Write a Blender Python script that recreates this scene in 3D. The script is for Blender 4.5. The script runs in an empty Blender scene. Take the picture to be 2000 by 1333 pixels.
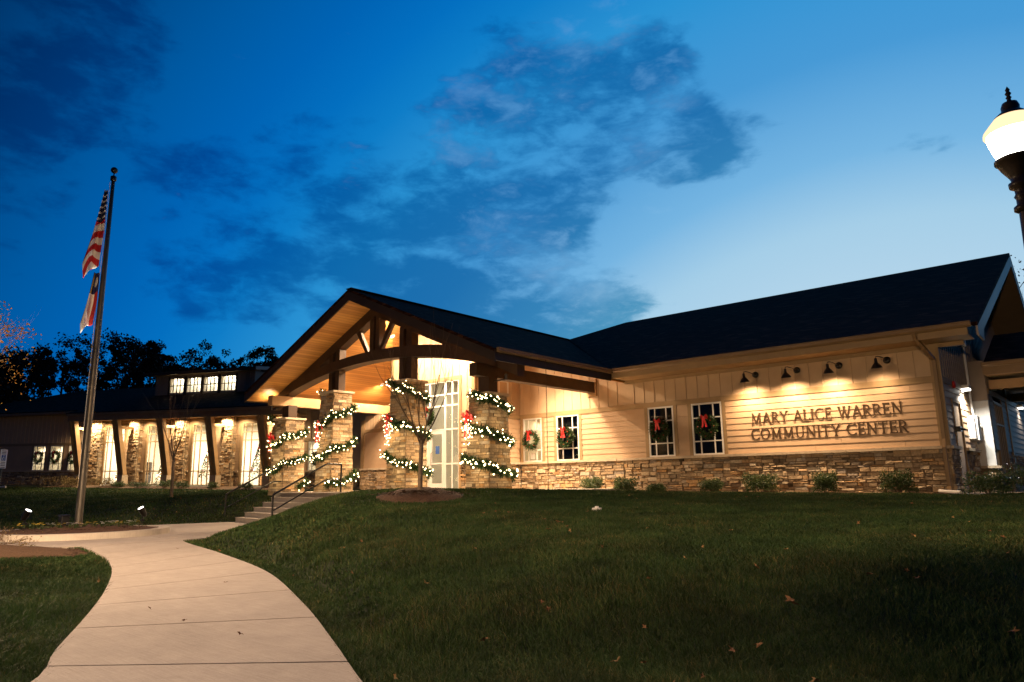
import bpy, bmesh, math, random
import numpy as np
from mathutils import Vector, Matrix
sc = bpy.context.scene
COL = sc.collection
rnd = random.Random(7)
PI = math.pi
# ------------------------------------------------------------------ camera (eye at the origin, Z up, building axes X/Y)
RC = ((0.75427545, 0.65642506, -0.01321698), (-0.13874097, 0.13968176, -0.98042845), (-0.64173163, 0.74134685, 0.19643157))
cd = bpy.data.cameras.new('camera'); cam = bpy.data.objects.new('camera', cd); COL.objects.link(cam)
cd.sensor_width = 36; cd.lens = 25.2685; cd.clip_start = .1; cd.clip_end = 2000
X_, D_, F_ = (Vector(r) for r in RC)
cam.matrix_world = Matrix(((X_.x, -D_.x, -F_.x, 0), (X_.y, -D_.y, -F_.y, 0), (X_.z, -D_.z, -F_.z, 0), (0, 0, 0, 1)))
sc.camera = cam
# ------------------------------------------------------------------ render / view
sc.view_settings.view_transform = 'Standard'; sc.view_settings.look = 'None'
sc.view_settings.exposure = 0.0; sc.view_settings.gamma = 1
sc.cycles.use_denoising = True; sc.cycles.max_bounces = 6; sc.cycles.transparent_max_bounces = 12
sc.cycles.sample_clamp_indirect = 3.0; sc.cycles.caustics_reflective = False; sc.cycles.caustics_refractive = False
# ------------------------------------------------------------------ dusk sky
def srgb(r, g, b):
    f = lambda c: (c/255/12.92) if c/255 <= .04045 else ((c/255+.055)/1.055)**2.4
    return (f(r), f(g), f(b), 1)
class NT:
    def __init__(s, tree): s.t = tree; s.n = tree.nodes; s.l = tree.links
    def node(s, ty, **kw):
        nd = s.n.new(ty)
        for k, v in kw.items(): setattr(nd, k, v)
        return nd
    def put(s, sock, v):
        if isinstance(v, bpy.types.NodeSocket): s.l.new(v, sock)
        else: sock.default_value = v
    def math(s, op, a, b=0.0, c=None, clamp=False):
        nd = s.node('ShaderNodeMath', operation=op, use_clamp=clamp); s.put(nd.inputs[0], a); s.put(nd.inputs[1], b)
        if c is not None: s.put(nd.inputs[2], c)
        return nd.outputs[0]
    def vmath(s, op, a, b=(0, 0, 0)):
        nd = s.node('ShaderNodeVectorMath', operation=op); s.put(nd.inputs[0], a); s.put(nd.inputs[1], b)
        return nd.outputs['Value'] if op in ('DOT_PRODUCT', 'LENGTH') else nd.outputs[0]
    def ramp(s, f, stops, interp='LINEAR'):
        nd = s.node('ShaderNodeValToRGB'); cr = nd.color_ramp; cr.interpolation = interp
        while len(cr.elements) < len(stops): cr.elements.new(.5)
        for e, (p, c) in zip(cr.elements, stops): e.position = p; e.color = c if len(c) == 4 else (*c, 1)
        s.put(nd.inputs[0], f); return nd.outputs[0]
    def mix(s, f, a, b, bt='MIX'):
        nd = s.node('ShaderNodeMix', data_type='RGBA', blend_type=bt); s.put(nd.inputs[0], f); s.put(nd.inputs[6], a); s.put(nd.inputs[7], b)
        return nd.outputs[2]
    def noise(s, vec, scale, detail=4, rough=.55, dist=0.0):
        nd = s.node('ShaderNodeTexNoise'); s.put(nd.inputs['Vector'], vec); nd.inputs['Scale'].default_value = scale
        nd.inputs['Detail'].default_value = detail; nd.inputs['Roughness'].default_value = rough; nd.inputs['Distortion'].default_value = dist
        return nd.outputs[0]
    def smooth(s, v, lo, hi):
        nd = s.node('ShaderNodeMapRange', interpolation_type='SMOOTHSTEP'); s.put(nd.inputs[0], v)
        nd.inputs[1].default_value = lo; nd.inputs[2].default_value = hi; return nd.outputs[0]
world = bpy.data.worlds.new('World'); sc.world = world; world.use_nodes = True
w = NT(world.node_tree); w.n.clear()
DIR = w.vmath('NORMALIZE', w.node('ShaderNodeTexCoord').outputs['Generated'])
sep = w.node('ShaderNodeSeparateXYZ'); w.put(sep.inputs[0], DIR)
glow = w.vmath('DOT_PRODUCT', DIR, (-0.2082, 0.9607, 0.1833))
dd = w.math('MULTIPLY_ADD', w.math('ABSOLUTE', sep.outputs[2]), -.45, glow)
SKY = w.ramp(dd, [(0, srgb(0, 30, 66)), (.19, srgb(0, 54, 108)), (.35, srgb(0, 88, 160)), (.44, srgb(0, 99, 180)), (.50, srgb(3, 111, 192)), (.55, srgb(14, 125, 200)), (.62, srgb(42, 146, 211)),
                  (.72, srgb(72, 154, 214)), (.80, srgb(118, 181, 226)), (.85, srgb(165, 206, 232)), (.93, srgb(190, 217, 235))])
# cloud banks: soft masses around fixed compass directions, broken up by fractal noise
BL = [(-0.851,0.190,0.490,0.075),(-0.890,0.180,0.420,0.060),(-0.815,0.262,0.517,0.055),(-0.869,0.358,0.340,0.062),(-0.835,0.434,0.339,0.069),(-0.796,0.508,0.328,0.076),(-0.742,0.566,0.359,0.083),(-0.689,0.639,0.343,0.090),(-0.720,0.640,0.270,0.083),(-0.656,0.705,0.270,0.083),(-0.630,0.740,0.236,0.083),(-0.735,0.542,0.407,0.041),(-0.767,0.485,0.420,0.038),(-0.652,0.632,0.419,0.055),(-0.582,0.678,0.450,0.076),(-0.520,0.701,0.488,0.062),(-0.481,0.737,0.474,0.055),(-0.401,0.761,0.511,0.038),(-0.392,0.811,0.436,0.034),(-0.350,0.835,0.422,0.028),(-0.428,0.789,0.442,0.036),(-0.523,0.820,0.231,0.055),(-0.915,0.223,0.335,0.041),(-0.940,0.240,0.240,0.031),(-0.875,0.413,0.254,0.031),(-0.848,0.469,0.248,0.024),(-0.565,0.732,0.381,0.041)]
WL = [(-0.766,0.382,0.517,0.024),(-0.429,0.701,0.570,0.041),(-0.522,0.671,0.527,0.048),(-0.583,0.639,0.501,0.041),(-0.626,0.625,0.467,0.041),(-0.737,0.526,0.424,0.028),(-0.631,0.689,0.357,0.048),(-0.587,0.745,0.316,0.041),(-0.550,0.798,0.247,0.048),(-0.454,0.790,0.411,0.048),(-0.382,0.779,0.497,0.041),(-0.859,0.362,0.362,0.010)]
CL = [(-0.888,0.387,0.248,0.059),(-0.857,0.461,0.232,0.041),(-0.855,0.329,0.400,0.069),(-0.802,0.396,0.448,0.076),(-0.743,0.465,0.482,0.076),(-0.670,0.556,0.492,0.062),(-0.480,0.802,0.356,0.062),(-0.463,0.834,0.302,0.048),(-0.929,0.317,0.193,0.055),(-0.918,0.277,0.284,0.034)]
def field(L):
    tot = None
    for x, y, z, s in L:
        d = w.math('SUBTRACT', w.vmath('DOT_PRODUCT', DIR, (x, y, z)), 1.0)
        e = w.math('POWER', 2.71828, w.math('MULTIPLY', d, 1.0/(s*s)))
        tot = e if tot is None else w.math('ADD', tot, e)
    return tot
stretch = w.node('ShaderNodeMapping'); stretch.inputs['Rotation'].default_value = (0.0, 0.25, .7); stretch.inputs['Scale'].default_value = (1, 1.2, 2.6); w.put(stretch.inputs[0], DIR)
n1 = w.noise(stretch.outputs[0], 5.0, 10, .58, .15); n2 = w.noise(stretch.outputs[0], 15.0, 8, .6, .25)
fb = w.math('MINIMUM', field(BL), 1.05)
fb = w.math('SUBTRACT', fb, w.math('MULTIPLY', w.math('MINIMUM', field(CL), 1.0), .45))
dens = w.math('ADD', fb, w.math('MULTIPLY', w.math('SUBTRACT', n1, .5), 2.7))
dens = w.math('ADD', dens, w.math('MULTIPLY', w.math('SUBTRACT', n2, .5), 2.1))
cm = w.smooth(dens, .34, 1.25)
SKY2 = w.mix(w.math('MULTIPLY', cm, .92), SKY, w.mix(1.0, SKY, (.14, .46, .61, 1), 'MULTIPLY'))
fw = w.math('MINIMUM', field(WL), 1.0)
wm = w.smooth(w.math('ADD', fw, w.math('MULTIPLY', w.math('SUBTRACT', n2, .5), 4.0)), .75, 1.9)
SKY3 = w.mix(w.math('MULTIPLY', wm, .52), SKY2, w.mix(1.0, SKY, (.10, .09, .07, 1), 'ADD'))
bg = w.node('ShaderNodeBackground'); w.put(bg.inputs[0], SKY3); bg.inputs[1].default_value = 1.0
w.l.new(bg.outputs[0], w.node('ShaderNodeOutputWorld').inputs[0])

# ------------------------------------------------------------------ materials
MATS = {}
def newmat(name):
    m = bpy.data.materials.new(name); m.use_nodes = True; t = NT(m.node_tree); t.n.clear()
    out = t.node('ShaderNodeOutputMaterial'); MATS[name] = m; return m, t, out
def M(name, col, rough=.65, var=.18, ns=3.0, bump=0.0, bs=30.0, metal=0.0, spec=.3, obj=True, stretch=(1, 1, 1)):
    m, t, out = newmat(name)
    tc = t.node('ShaderNodeTexCoord').outputs['Object']
    mp = t.node('ShaderNodeMapping'); mp.inputs['Scale'].default_value = stretch; t.put(mp.inputs[0], tc); tc = mp.outputs[0]
    p = t.node('ShaderNodeBsdfPrincipled'); n = t.noise(tc, ns, 5, .6)
    a = tuple(c*(1-var) for c in col)+(1,); b = tuple(min(1, c*(1+var)) for c in col)+(1,)
    t.put(p.inputs['Base Color'], t.ramp(n, [(.3, a), (.7, b)])); p.inputs['Roughness'].default_value = rough
    p.inputs['Metallic'].default_value = metal; p.inputs['Specular IOR Level'].default_value = spec
    if bump:
        bn = t.node('ShaderNodeBump'); bn.inputs['Strength'].default_value = bump; bn.inputs['Distance'].default_value = .02
        t.put(bn.inputs['Height'], t.noise(tc, bs, 6, .6)); t.l.new(bn.outputs[0], p.inputs['Normal'])
    t.l.new(p.outputs[0], out.inputs[0]); return m
def EM(name, col, strength):
    m, t, out = newmat(name); e = t.node('ShaderNodeEmission'); e.inputs[0].default_value = (*col, 1); e.inputs[1].default_value = strength
    t.l.new(e.outputs[0], out.inputs[0]); return m
def RND(name, stops, rough=.8, ns=14, var=.3, bump=0.0, spec=.2, trans=0.0, interp='LINEAR'):   # colour chosen per face by attribute 'rnd'
    m, t, out = newmat(name); at = t.node('ShaderNodeAttribute', attribute_name='rnd')
    c = t.ramp(at.outputs['Fac'], [(a, tuple(b)) for a, b in stops], interp)
    tc = t.node('ShaderNodeTexCoord').outputs['Object']; n = t.noise(tc, ns, 6, .65)
    c = t.mix(1.0, c, t.ramp(n, [(.3, (1-var,)*3), (.7, (1+var,)*3)]), 'MULTIPLY')
    p = t.node('ShaderNodeBsdfPrincipled'); t.put(p.inputs['Base Color'], c); p.inputs['Roughness'].default_value = rough; p.inputs['Specular IOR Level'].default_value = spec
    if bump:
        bn = t.node('ShaderNodeBump'); bn.inputs['Strength'].default_value = bump; bn.inputs['Distance'].default_value = .03
        t.put(bn.inputs['Height'], n); t.l.new(bn.outputs[0], p.inputs['Normal'])
    if trans:
        tr = t.node('ShaderNodeBsdfTranslucent'); t.put(tr.inputs[0], c); mx = t.node('ShaderNodeMixShader'); mx.inputs[0].default_value = trans
        t.l.new(p.outputs[0], mx.inputs[1]); t.l.new(tr.outputs[0], mx.inputs[2]); t.l.new(mx.outputs[0], out.inputs[0])
    else: t.l.new(p.outputs[0], out.inputs[0])
    return m
M('siding', (.47, .325, .20), .6, .07, 2.5, .05, 60)
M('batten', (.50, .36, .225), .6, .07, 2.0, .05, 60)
M('trim', (.30, .205, .105), .55, .10, 3)
M('cap_stone', (.50, .40, .28), .8, .16, 7, .5, 25)
M('white_vinyl', (.74, .72, .67), .4, .05)
M('timber', (.050, .029, .016), .6, .25, 3, .15, 20, stretch=(1, 1, 1))
M('beam_timber', (.045, .026, .014), .6, .25, 3, .15, 20)
M('tan_timber', (.40, .25, .12), .6, .15, 3, .1, 20)
M('fascia_dark', (.032, .021, .013), .55, .15, 2)
M('gutter', (.21, .135, .065), .4, .10, 2, metal=.0, spec=.4)
M('grey_fascia', (.27, .22, .19), .5, .08, 2)
M('soffit_tan', (.38, .26, .14), .6, .08, 2)
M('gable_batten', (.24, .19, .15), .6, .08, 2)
M('concrete', (.39, .345, .31), .88, .17, .9, .22, 110)
M('concrete_light', (.50, .445, .385), .85, .10, 2.2, .12, 90)
M('black_metal', (.006, .0055, .005), .35, .2, 5, spec=.5)
M('steel', (.11, .10, .085), .42, .15, 4, metal=.7)
M('white_paint', (.78, .76, .72), .5, .03)
M('grey_box', (.62, .62, .60), .45, .05)
M('interior_wall', (.80, .74, .62), .8, .03)
M('interior_dark', (.05, .048, .045), .8, .1)
M('interior_floor', (.34, .23, .13), .5, .15, 5)
M('blind', (.10, .105, .10), .5, .05)
M('mulch', (.085, .042, .022), .95, .5, 22, .9, 60)
M('pine_straw', (.10, .058, .030), .95, .45, 25, .9, 70)
M('soil', (.055, .042, .022), .95, .4, 6, .6, 40)
M('lawn_base', (.016, .024, .008), .95, .45, 2.5, .3, 60)
M('red_ribbon', (.55, .02, .02), .45, .2, 20, spec=.5)
M('gold_ribbon', (.55, .30, .08), .45, .2, 20, spec=.5)
M('bark', (.22, .165, .11), .9, .35, 14, .7, 40)
M('twig', (.13, .09, .06), .9, .3, 14)
M('dark_bark', (.02, .016, .013), .9, .3, 6)
M('bronze', (.060, .034, .016), .5, .2, 8)
M('lamp_post_metal', (.05, .034, .024), .4, .2, 6, spec=.4)
M('red_plastic', (.5, .03, .02), .4, .1)
M('sign_blue', (.04, .10, .30), .4, .05)
M('chain_metal', (.06, .04, .03), .4, .2, 20, metal=.8)
M('furniture', (.10, .09, .085), .6, .2, 5)
M('frame_wood', (.38, .20, .08), .5, .2, 5)
EM('lamp_glow', (1, .93, .82), 14); EM('bulb_glow', (1, .72, .36), 14); EM('can_glow', (1, .86, .62), 14); EM('spot_face', (1, .95, .85), 9); EM('cool_glow', (1, .95, .85), 12)
EM('halo_glow', (1, .68, .40), 1.5); EM('tree_light', (1, .72, .35), 30); EM('ceiling_panel', (1, .90, .72), 4.0)  # first one is a painted halo for the lamp posts, not a glass
RND('stone', [(0, (.12, .09, .06)), (.12, (.23, .17, .105)), (.34, (.45, .32, .185)), (.5, (.32, .24, .15)), (.62, (.50, .38, .24)), (.76, (.38, .22, .09)), (.88, (.56, .46, .32)), (1, (.30, .25, .20))], .85, 16, .33, .9)
RND('grass_blade', [(0, (.018, .044, .011)), (.40, (.032, .068, .018)), (.70, (.060, .088, .024)), (.88, (.12, .115, .036)), (1, (.21, .15, .055))], .7, 1.3, .45, trans=.25)
RND('needle', [(0, (.012, .032, .010)), (.6, (.032, .070, .024)), (1, (.09, .13, .045))], .6, 8, .3, trans=.15)
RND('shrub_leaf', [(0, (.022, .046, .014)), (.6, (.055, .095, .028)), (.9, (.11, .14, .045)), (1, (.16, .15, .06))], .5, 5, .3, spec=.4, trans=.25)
RND('dry_leaf', [(0, (.10, .065, .025)), (.5, (.20, .14, .06)), (1, (.28, .22, .10))], .8, 5, .3, trans=.3)
RND('autumn_leaf', [(0, (.20, .09, .02)), (.4, (.34, .17, .035)), (.8, (.45, .26, .06)), (1, (.22, .17, .06))], .6, 5, .3, trans=.35)
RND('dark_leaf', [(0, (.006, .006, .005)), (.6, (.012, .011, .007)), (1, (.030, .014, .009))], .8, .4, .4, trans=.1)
RND('fallen_leaf', [(0, (.14, .06, .025)), (.5, (.24, .12, .05)), (1, (.32, .20, .08))], .7, 30, .3)
RND('petal', [(0, (.75, .55, .06)), (.49, (.80, .62, .10)), (.5, (.75, .72, .66)), (1, (.80, .78, .75))], .6, 30, .1)
RND('chip', [(0, (.030, .016, .009)), (.5, (.07, .038, .020)), (1, (.14, .08, .042))], .9, 20, .3)
def concrete(name, col):
    m, t, out = newmat(name); tc = t.node('ShaderNodeTexCoord').outputs['Object']
    mp = t.node('ShaderNodeMapping'); mp.inputs['Scale'].default_value = (3, 60, 3); mp.inputs['Rotation'].default_value = (0, 0, .95); t.put(mp.inputs[0], tc)
    big, mid, fine, br = t.noise(tc, .55, 4, .6), t.noise(tc, 4.5, 6, .65), t.noise(tc, 55, 4, .7), t.noise(mp.outputs[0], 1.0, 3, .6)
    st = t.smooth(t.noise(tc, 1.7, 7, .7, .4), .58, .72); v = t.math('ADD', t.math('ADD', t.math('MULTIPLY', big, .30), t.math('MULTIPLY', mid, .26)), t.math('ADD', t.math('MULTIPLY', fine, .22), t.math('MULTIPLY', br, .22)))
    c = t.ramp(v, [(.36, tuple(x*.74 for x in col)), (.64, tuple(x*1.16 for x in col))]); c = t.mix(t.math('MULTIPLY', st, .30), c, tuple(x*.55 for x in col)+(1,))
    p = t.node('ShaderNodeBsdfPrincipled'); t.put(p.inputs['Base Color'], c); p.inputs['Roughness'].default_value = .88; p.inputs['Specular IOR Level'].default_value = .25
    bn = t.node('ShaderNodeBump'); bn.inputs['Strength'].default_value = .35; bn.inputs['Distance'].default_value = .012; t.put(bn.inputs['Height'], t.math('ADD', br, t.math('MULTIPLY', fine, .6))); t.l.new(bn.outputs[0], p.inputs['Normal']); t.l.new(p.outputs[0], out.inputs[0])
concrete('concrete', (.395, .345, .295)); concrete('concrete_light', (.50, .445, .375))
def special():
    # asphalt shingles: courses by height, tabs along the slope
    m, t, out = newmat('shingle'); g = t.node('ShaderNodeNewGeometry').outputs['Position']
    s = t.node('ShaderNodeSeparateXYZ'); t.put(s.inputs[0], g)
    row = t.math('FLOOR', t.math('MULTIPLY', s.outputs[2], 1/.058)); al = t.math('ADD', s.outputs[0], s.outputs[1])
    tab = t.math('FLOOR', t.math('ADD', t.math('MULTIPLY', al, 1/.26), t.math('MULTIPLY', row, .37)))
    wn = t.node('ShaderNodeTexWhiteNoise', noise_dimensions='2D'); cb = t.node('ShaderNodeCombineXYZ'); t.put(cb.inputs[0], row); t.put(cb.inputs[1], tab); t.l.new(cb.outputs[0], wn.inputs[0])
    c = t.ramp(wn.outputs[0], [(0, (.014, .0055, .0032)), (.55, (.026, .0105, .0060)), (.9, (.045, .019, .011)), (1, (.075, .034, .020))])
    fr = t.math('FRACT', t.math('MULTIPLY', s.outputs[2], 1/.058))
    p = t.node('ShaderNodeBsdfPrincipled'); t.put(p.inputs['Base Color'], c); p.inputs['Roughness'].default_value = .95; p.inputs['Specular IOR Level'].default_value = .04
    bn = t.node('ShaderNodeBump'); bn.inputs['Strength'].default_value = .8; bn.inputs['Distance'].default_value = .02; t.put(bn.inputs['Height'], t.math('ADD', t.math('SUBTRACT', 1.0, fr), wn.outputs[0])); t.l.new(bn.outputs[0], p.inputs['Normal'])
    t.l.new(p.outputs[0], out.inputs[0])
    # stained pine boards running along Y
    m, t, out = newmat('pine_ceiling'); g = t.node('ShaderNodeNewGeometry').outputs['Position']; s = t.node('ShaderNodeSeparateXYZ'); t.put(s.inputs[0], g)
    bx = t.math('MULTIPLY', s.outputs[0], 1/.135); ip = t.math('FLOOR', bx); fr = t.math('FRACT', bx)
    wn = t.node('ShaderNodeTexWhiteNoise', noise_dimensions='1D'); t.put(wn.inputs['W'], ip)
    mp = t.node('ShaderNodeMapping'); mp.inputs['Scale'].default_value = (9, .7, 9); t.put(mp.inputs[0], g)
    n = t.noise(mp.outputs[0], 2.0, 5, .6); f = t.math('ADD', t.math('MULTIPLY', wn.outputs[0], .5), t.math('MULTIPLY', n, .5))
    c = t.ramp(f, [(.2, (.42, .17, .035)), (.8, (.70, .36, .095))])
    gap = t.math('GREATER_THAN', t.math('ABSOLUTE', t.math('SUBTRACT', fr, .5)), .455); c = t.mix(t.math('MULTIPLY', gap, .65), c, (.12, .05, .015, 1))
    p = t.node('ShaderNodeBsdfPrincipled'); t.put(p.inputs['Base Color'], c); p.inputs['Roughness'].default_value = .5
    t.l.new(p.outputs[0], out.inputs[0])
    # window glass: clear pane with mirror reflection at grazing angles
    for nm, tint in (('glass', (.86, .88, .88, 1)), ('dark_glass', (.55, .57, .58, 1))):
        m, t, out = newmat(nm); tr = t.node('ShaderNodeBsdfTransparent'); tr.inputs[0].default_value = tint; gl = t.node('ShaderNodeBsdfGlossy'); gl.inputs['Roughness'].default_value = .03
        fz = t.math('MULTIPLY_ADD', t.math('POWER', t.node('ShaderNodeLayerWeight').outputs['Facing'], 4.0), .85, .04); mx = t.node('ShaderNodeMixShader'); t.l.new(fz, mx.inputs[0]); t.l.new(tr.outputs[0], mx.inputs[1]); t.l.new(gl.outputs[0], mx.inputs[2]); t.l.new(mx.outputs[0], out.inputs[0])
    # frosted lamp globe: glows and lets the lamp inside through
    m, t, out = newmat('globe_glass'); tr = t.node('ShaderNodeBsdfTransparent'); em = t.node('ShaderNodeEmission'); em.inputs[0].default_value = (1, .93, .78, 1); em.inputs[1].default_value = 8
    mx = t.node('ShaderNodeAddShader'); t.l.new(tr.outputs[0], mx.inputs[0]); t.l.new(em.outputs[0], mx.inputs[1]); t.l.new(mx.outputs[0], out.inputs[0])
    # flag cloth: stripes and canton from the cloth's own UV
    m, t, out = newmat('national_flag'); uv = t.node('ShaderNodeTexCoord').outputs['UV']; s = t.node('ShaderNodeSeparateXYZ'); t.put(s.inputs[0], uv)
    st = t.math('MODULO', t.math('FLOOR', t.math('MULTIPLY', s.outputs[1], 13.0)), 2.0); c = t.mix(st, (.50, .018, .022, 1), (.80, .76, .70, 1))
    can = t.math('MULTIPLY', t.math('LESS_THAN', s.outputs[0], .4), t.math('GREATER_THAN', s.outputs[1], 6/13)); 
    gx = t.math('SUBTRACT', t.math('FRACT', t.math('MULTIPLY', s.outputs[0], 15.0)), .5); gy = t.math('SUBTRACT', t.math('FRACT', t.math('MULTIPLY', s.outputs[1], 13*9/7)), .5)
    star = t.math('LESS_THAN', t.math('ADD', t.math('MULTIPLY', gx, gx), t.math('MULTIPLY', gy, gy)), .07); c2 = t.mix(star, (.012, .018, .075, 1), (.8, .78, .75, 1))
    c = t.mix(can, c, c2); p = t.node('ShaderNodeBsdfPrincipled'); t.put(p.inputs['Base Color'], c); p.inputs['Roughness'].default_value = .7; t.l.new(p.outputs[0], out.inputs[0])
    m, t, out = newmat('state_flag'); uv = t.node('ShaderNodeTexCoord').outputs['UV']; s = t.node('ShaderNodeSeparateXYZ'); t.put(s.inputs[0], uv)
    c = t.mix(t.math('GREATER_THAN', s.outputs[1], .5), (.82, .80, .76, 1), (.50, .02, .02, 1)); 
    dx = t.math('SUBTRACT', s.outputs[0], .17); dy = t.math('MULTIPLY', t.math('SUBTRACT', s.outputs[1], .5), .7); st = t.math('LESS_THAN', t.math('ADD', t.math('MULTIPLY', dx, dx), t.math('MULTIPLY', dy, dy)), .006)
    band = t.math('LESS_THAN', t.math('ABSOLUTE', t.math('SUBTRACT', t.math('ABSOLUTE', t.math('SUBTRACT', s.outputs[1], .5)), .3)), .05); bl = t.mix(st, t.mix(band, (.014, .022, .12, 1), (.55, .36, .08, 1)), (.8, .78, .74, 1))
    c = t.mix(t.math('LESS_THAN', s.outputs[0], .34), c, bl); p = t.node('ShaderNodeBsdfPrincipled'); t.put(p.inputs['Base Color'], c); p.inputs['Roughness'].default_value = .7; t.l.new(p.outputs[0], out.inputs[0])
special()

# ------------------------------------------------------------------ mesh helpers
class MB:
    def __init__(s, mat=None): s.v = []; s.f = []; s.r = []; s.st = []; s.M = mat
    def add(s, pts, faces, r=None):
        o = len(s.v); s.st.append((o, len(s.f))); s.v += [tuple(p) for p in pts]
        for f in faces: s.f.append(tuple(o+i for i in f)); s.r.append(rnd.random() if r is None else r)
        return s
    def box(s, a0, a1, b0, b1, c0, c1, r=None):
        p = [(a, b, c) for c in (c0, c1) for b in (b0, b1) for a in (a0, a1)]
        return s.add(p, [(0, 2, 3, 1), (4, 5, 7, 6), (0, 1, 5, 4), (2, 6, 7, 3), (0, 4, 6, 2), (1, 3, 7, 5)], rnd.random() if r is None else r)
    def prism(s, poly, d):       # polygon swept along vector d
        n = len(poly); d = Vector(d); p = [Vector(q) for q in poly]; p += [q+d for q in p]
        return s.add(p, [tuple(range(n)), tuple(range(2*n-1, n-1, -1))]+[(i, (i+1) % n, n+(i+1) % n, n+i) for i in range(n)])
    def bar(s, p, q, wd, ht, up=(0, 0, 1), wd2=None, ht2=None):
        p, q = Vector(p), Vector(q); d = (q-p).normalized(); up = Vector(up)
        if abs(d.dot(up)) > .99: up = Vector((1, 0, 0))
        sx = d.cross(up).normalized(); uz = sx.cross(d).normalized(); wd2 = wd2 or wd; ht2 = ht2 or ht
        pts = [c+sx*(i*a/2)+uz*(j*b/2) for c, a, b in ((p, wd, ht), (q, wd2, ht2)) for i, j in ((-1, -1), (1, -1), (1, 1), (-1, 1))]
        return s.add(pts, [(0, 1, 2, 3), (7, 6, 5, 4), (0, 4, 5, 1), (1, 5, 6, 2), (2, 6, 7, 3), (3, 7, 4, 0)])
    def tube(s, pts, rad, n=6, r=None, caps=True):
        pts = [Vector(p) for p in pts]; rad = rad if hasattr(rad, '__len__') else [rad]*len(pts); o = len(s.v); ref = Vector((.31, .17, .93))
        for i, p in enumerate(pts):
            d = (pts[min(i+1, len(pts)-1)]-pts[max(i-1, 0)]).normalized()
            a = d.cross(ref); a = (a if a.length > 1e-3 else d.cross(Vector((1, 0, 0)))).normalized(); b = d.cross(a)
            for k in range(n): s.v.append(tuple(p+(a*math.cos(2*PI*k/n)+b*math.sin(2*PI*k/n))*rad[i]))
        for i in range(len(pts)-1):
            for k in range(n): s.f.append((o+i*n+k, o+i*n+(k+1) % n, o+(i+1)*n+(k+1) % n, o+(i+1)*n+k)); s.r.append(r or 0.5)
        if caps: s.f.append(tuple(o+k for k in range(n))); s.f.append(tuple(o+(len(pts)-1)*n+k for k in range(n))); s.r += [.5, .5]
        return s
    def lathe(s, prof, c=(0, 0, 0), n=20, axis=None):
        c = Vector(c); o = len(s.v); Q = Vector((0, 0, 1)).rotation_difference(Vector(axis).normalized()) if axis is not None else None
        for rr, z in prof:
            for k in range(n):
                q = Vector((rr*math.cos(2*PI*k/n), rr*math.sin(2*PI*k/n), z))
                if Q: q = Q @ q
                s.v.append(tuple(c+q))
        for i in range(len(prof)-1):
            for k in range(n): s.f.append((o+i*n+k, o+i*n+(k+1) % n, o+(i+1)*n+(k+1) % n, o+(i+1)*n+k)); s.r.append(.5)
        s.f.append(tuple(o+k for k in range(n))[::-1]); s.f.append(tuple(o+(len(prof)-1)*n+k for k in range(n))); s.r += [.5, .5]
        return s
    def ico(s, c, r, sub=1):
        bm = bmesh.new(); bmesh.ops.create_icosphere(bm, subdivisions=sub, radius=r); bm.verts.index_update()
        s.add([v.co+Vector(c) for v in bm.verts], [[v.index for v in f.verts] for f in bm.faces], .5); bm.free(); return s
    def leaf(s, c, size, asp=.5, r=None, nrm=None):
        c = Vector(c); a = Vector((rnd.gauss(0, 1), rnd.gauss(0, 1), rnd.gauss(0, 1))).normalized() if nrm is None else Vector(nrm)
        b = a.cross(Vector((rnd.gauss(0, 1), rnd.gauss(0, 1), rnd.gauss(0, 1)))).normalized(); h = size/2
        return s.add([c-a*h, c+b*h*asp, c+a*h, c-b*h*asp], [(0, 1, 2, 3)], r)
def world_of(o):
    m = Matrix.LocRotScale(o.location, o.rotation_euler, o.scale)
    if o.rotation_mode == 'QUATERNION': m = Matrix.LocRotScale(o.location, o.rotation_quaternion, o.scale)
    return world_of(o.parent) @ m if o.parent else m
SPLIT = {'lap_siding', 'batten_siding', 'gable_siding', 'gutter', 'stone_base', 'stone_cap', 'trim', 'fascia', 'rake_fascia', 'canopy_beam', 'beam_bracket', 'diagonal_brace', 'soffit', 'rake_soffit', 'room_door', 'post', 'porch_ceiling', 'canopy_gutter'}
def pieces(mb):
    V = np.array(mb.v); st = mb.st+[(len(mb.v), len(mb.f))]; lo = np.array([V[a[0]:b[0]].min(0) for a, b in zip(st, st[1:])])-.012; hi = np.array([V[a[0]:b[0]].max(0) for a, b in zip(st, st[1:])])+.012
    lab = -np.ones(len(lo), int); c = 0
    for i in range(len(lo)):
        if lab[i] >= 0: continue
        todo = [i]; lab[i] = c
        while todo:
            k = todo.pop(); m = (lab < 0) & (lo <= hi[k]).all(1) & (hi >= lo[k]).all(1)
            for q in np.nonzero(m)[0]: lab[q] = c; todo.append(q)
        c += 1
    out = []
    for k in range(c):
        n = MB(mb.M)
        for i in np.nonzero(lab == k)[0]:
            (v0, f0), (v1, f1) = st[i], st[i+1]; n.add(mb.v[v0:v1], [tuple(q-v0 for q in f) for f in mb.f[f0:f1]], 0); n.r[-(f1-f0):] = mb.r[f0:f1]
        out.append(n)
    return out
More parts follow.
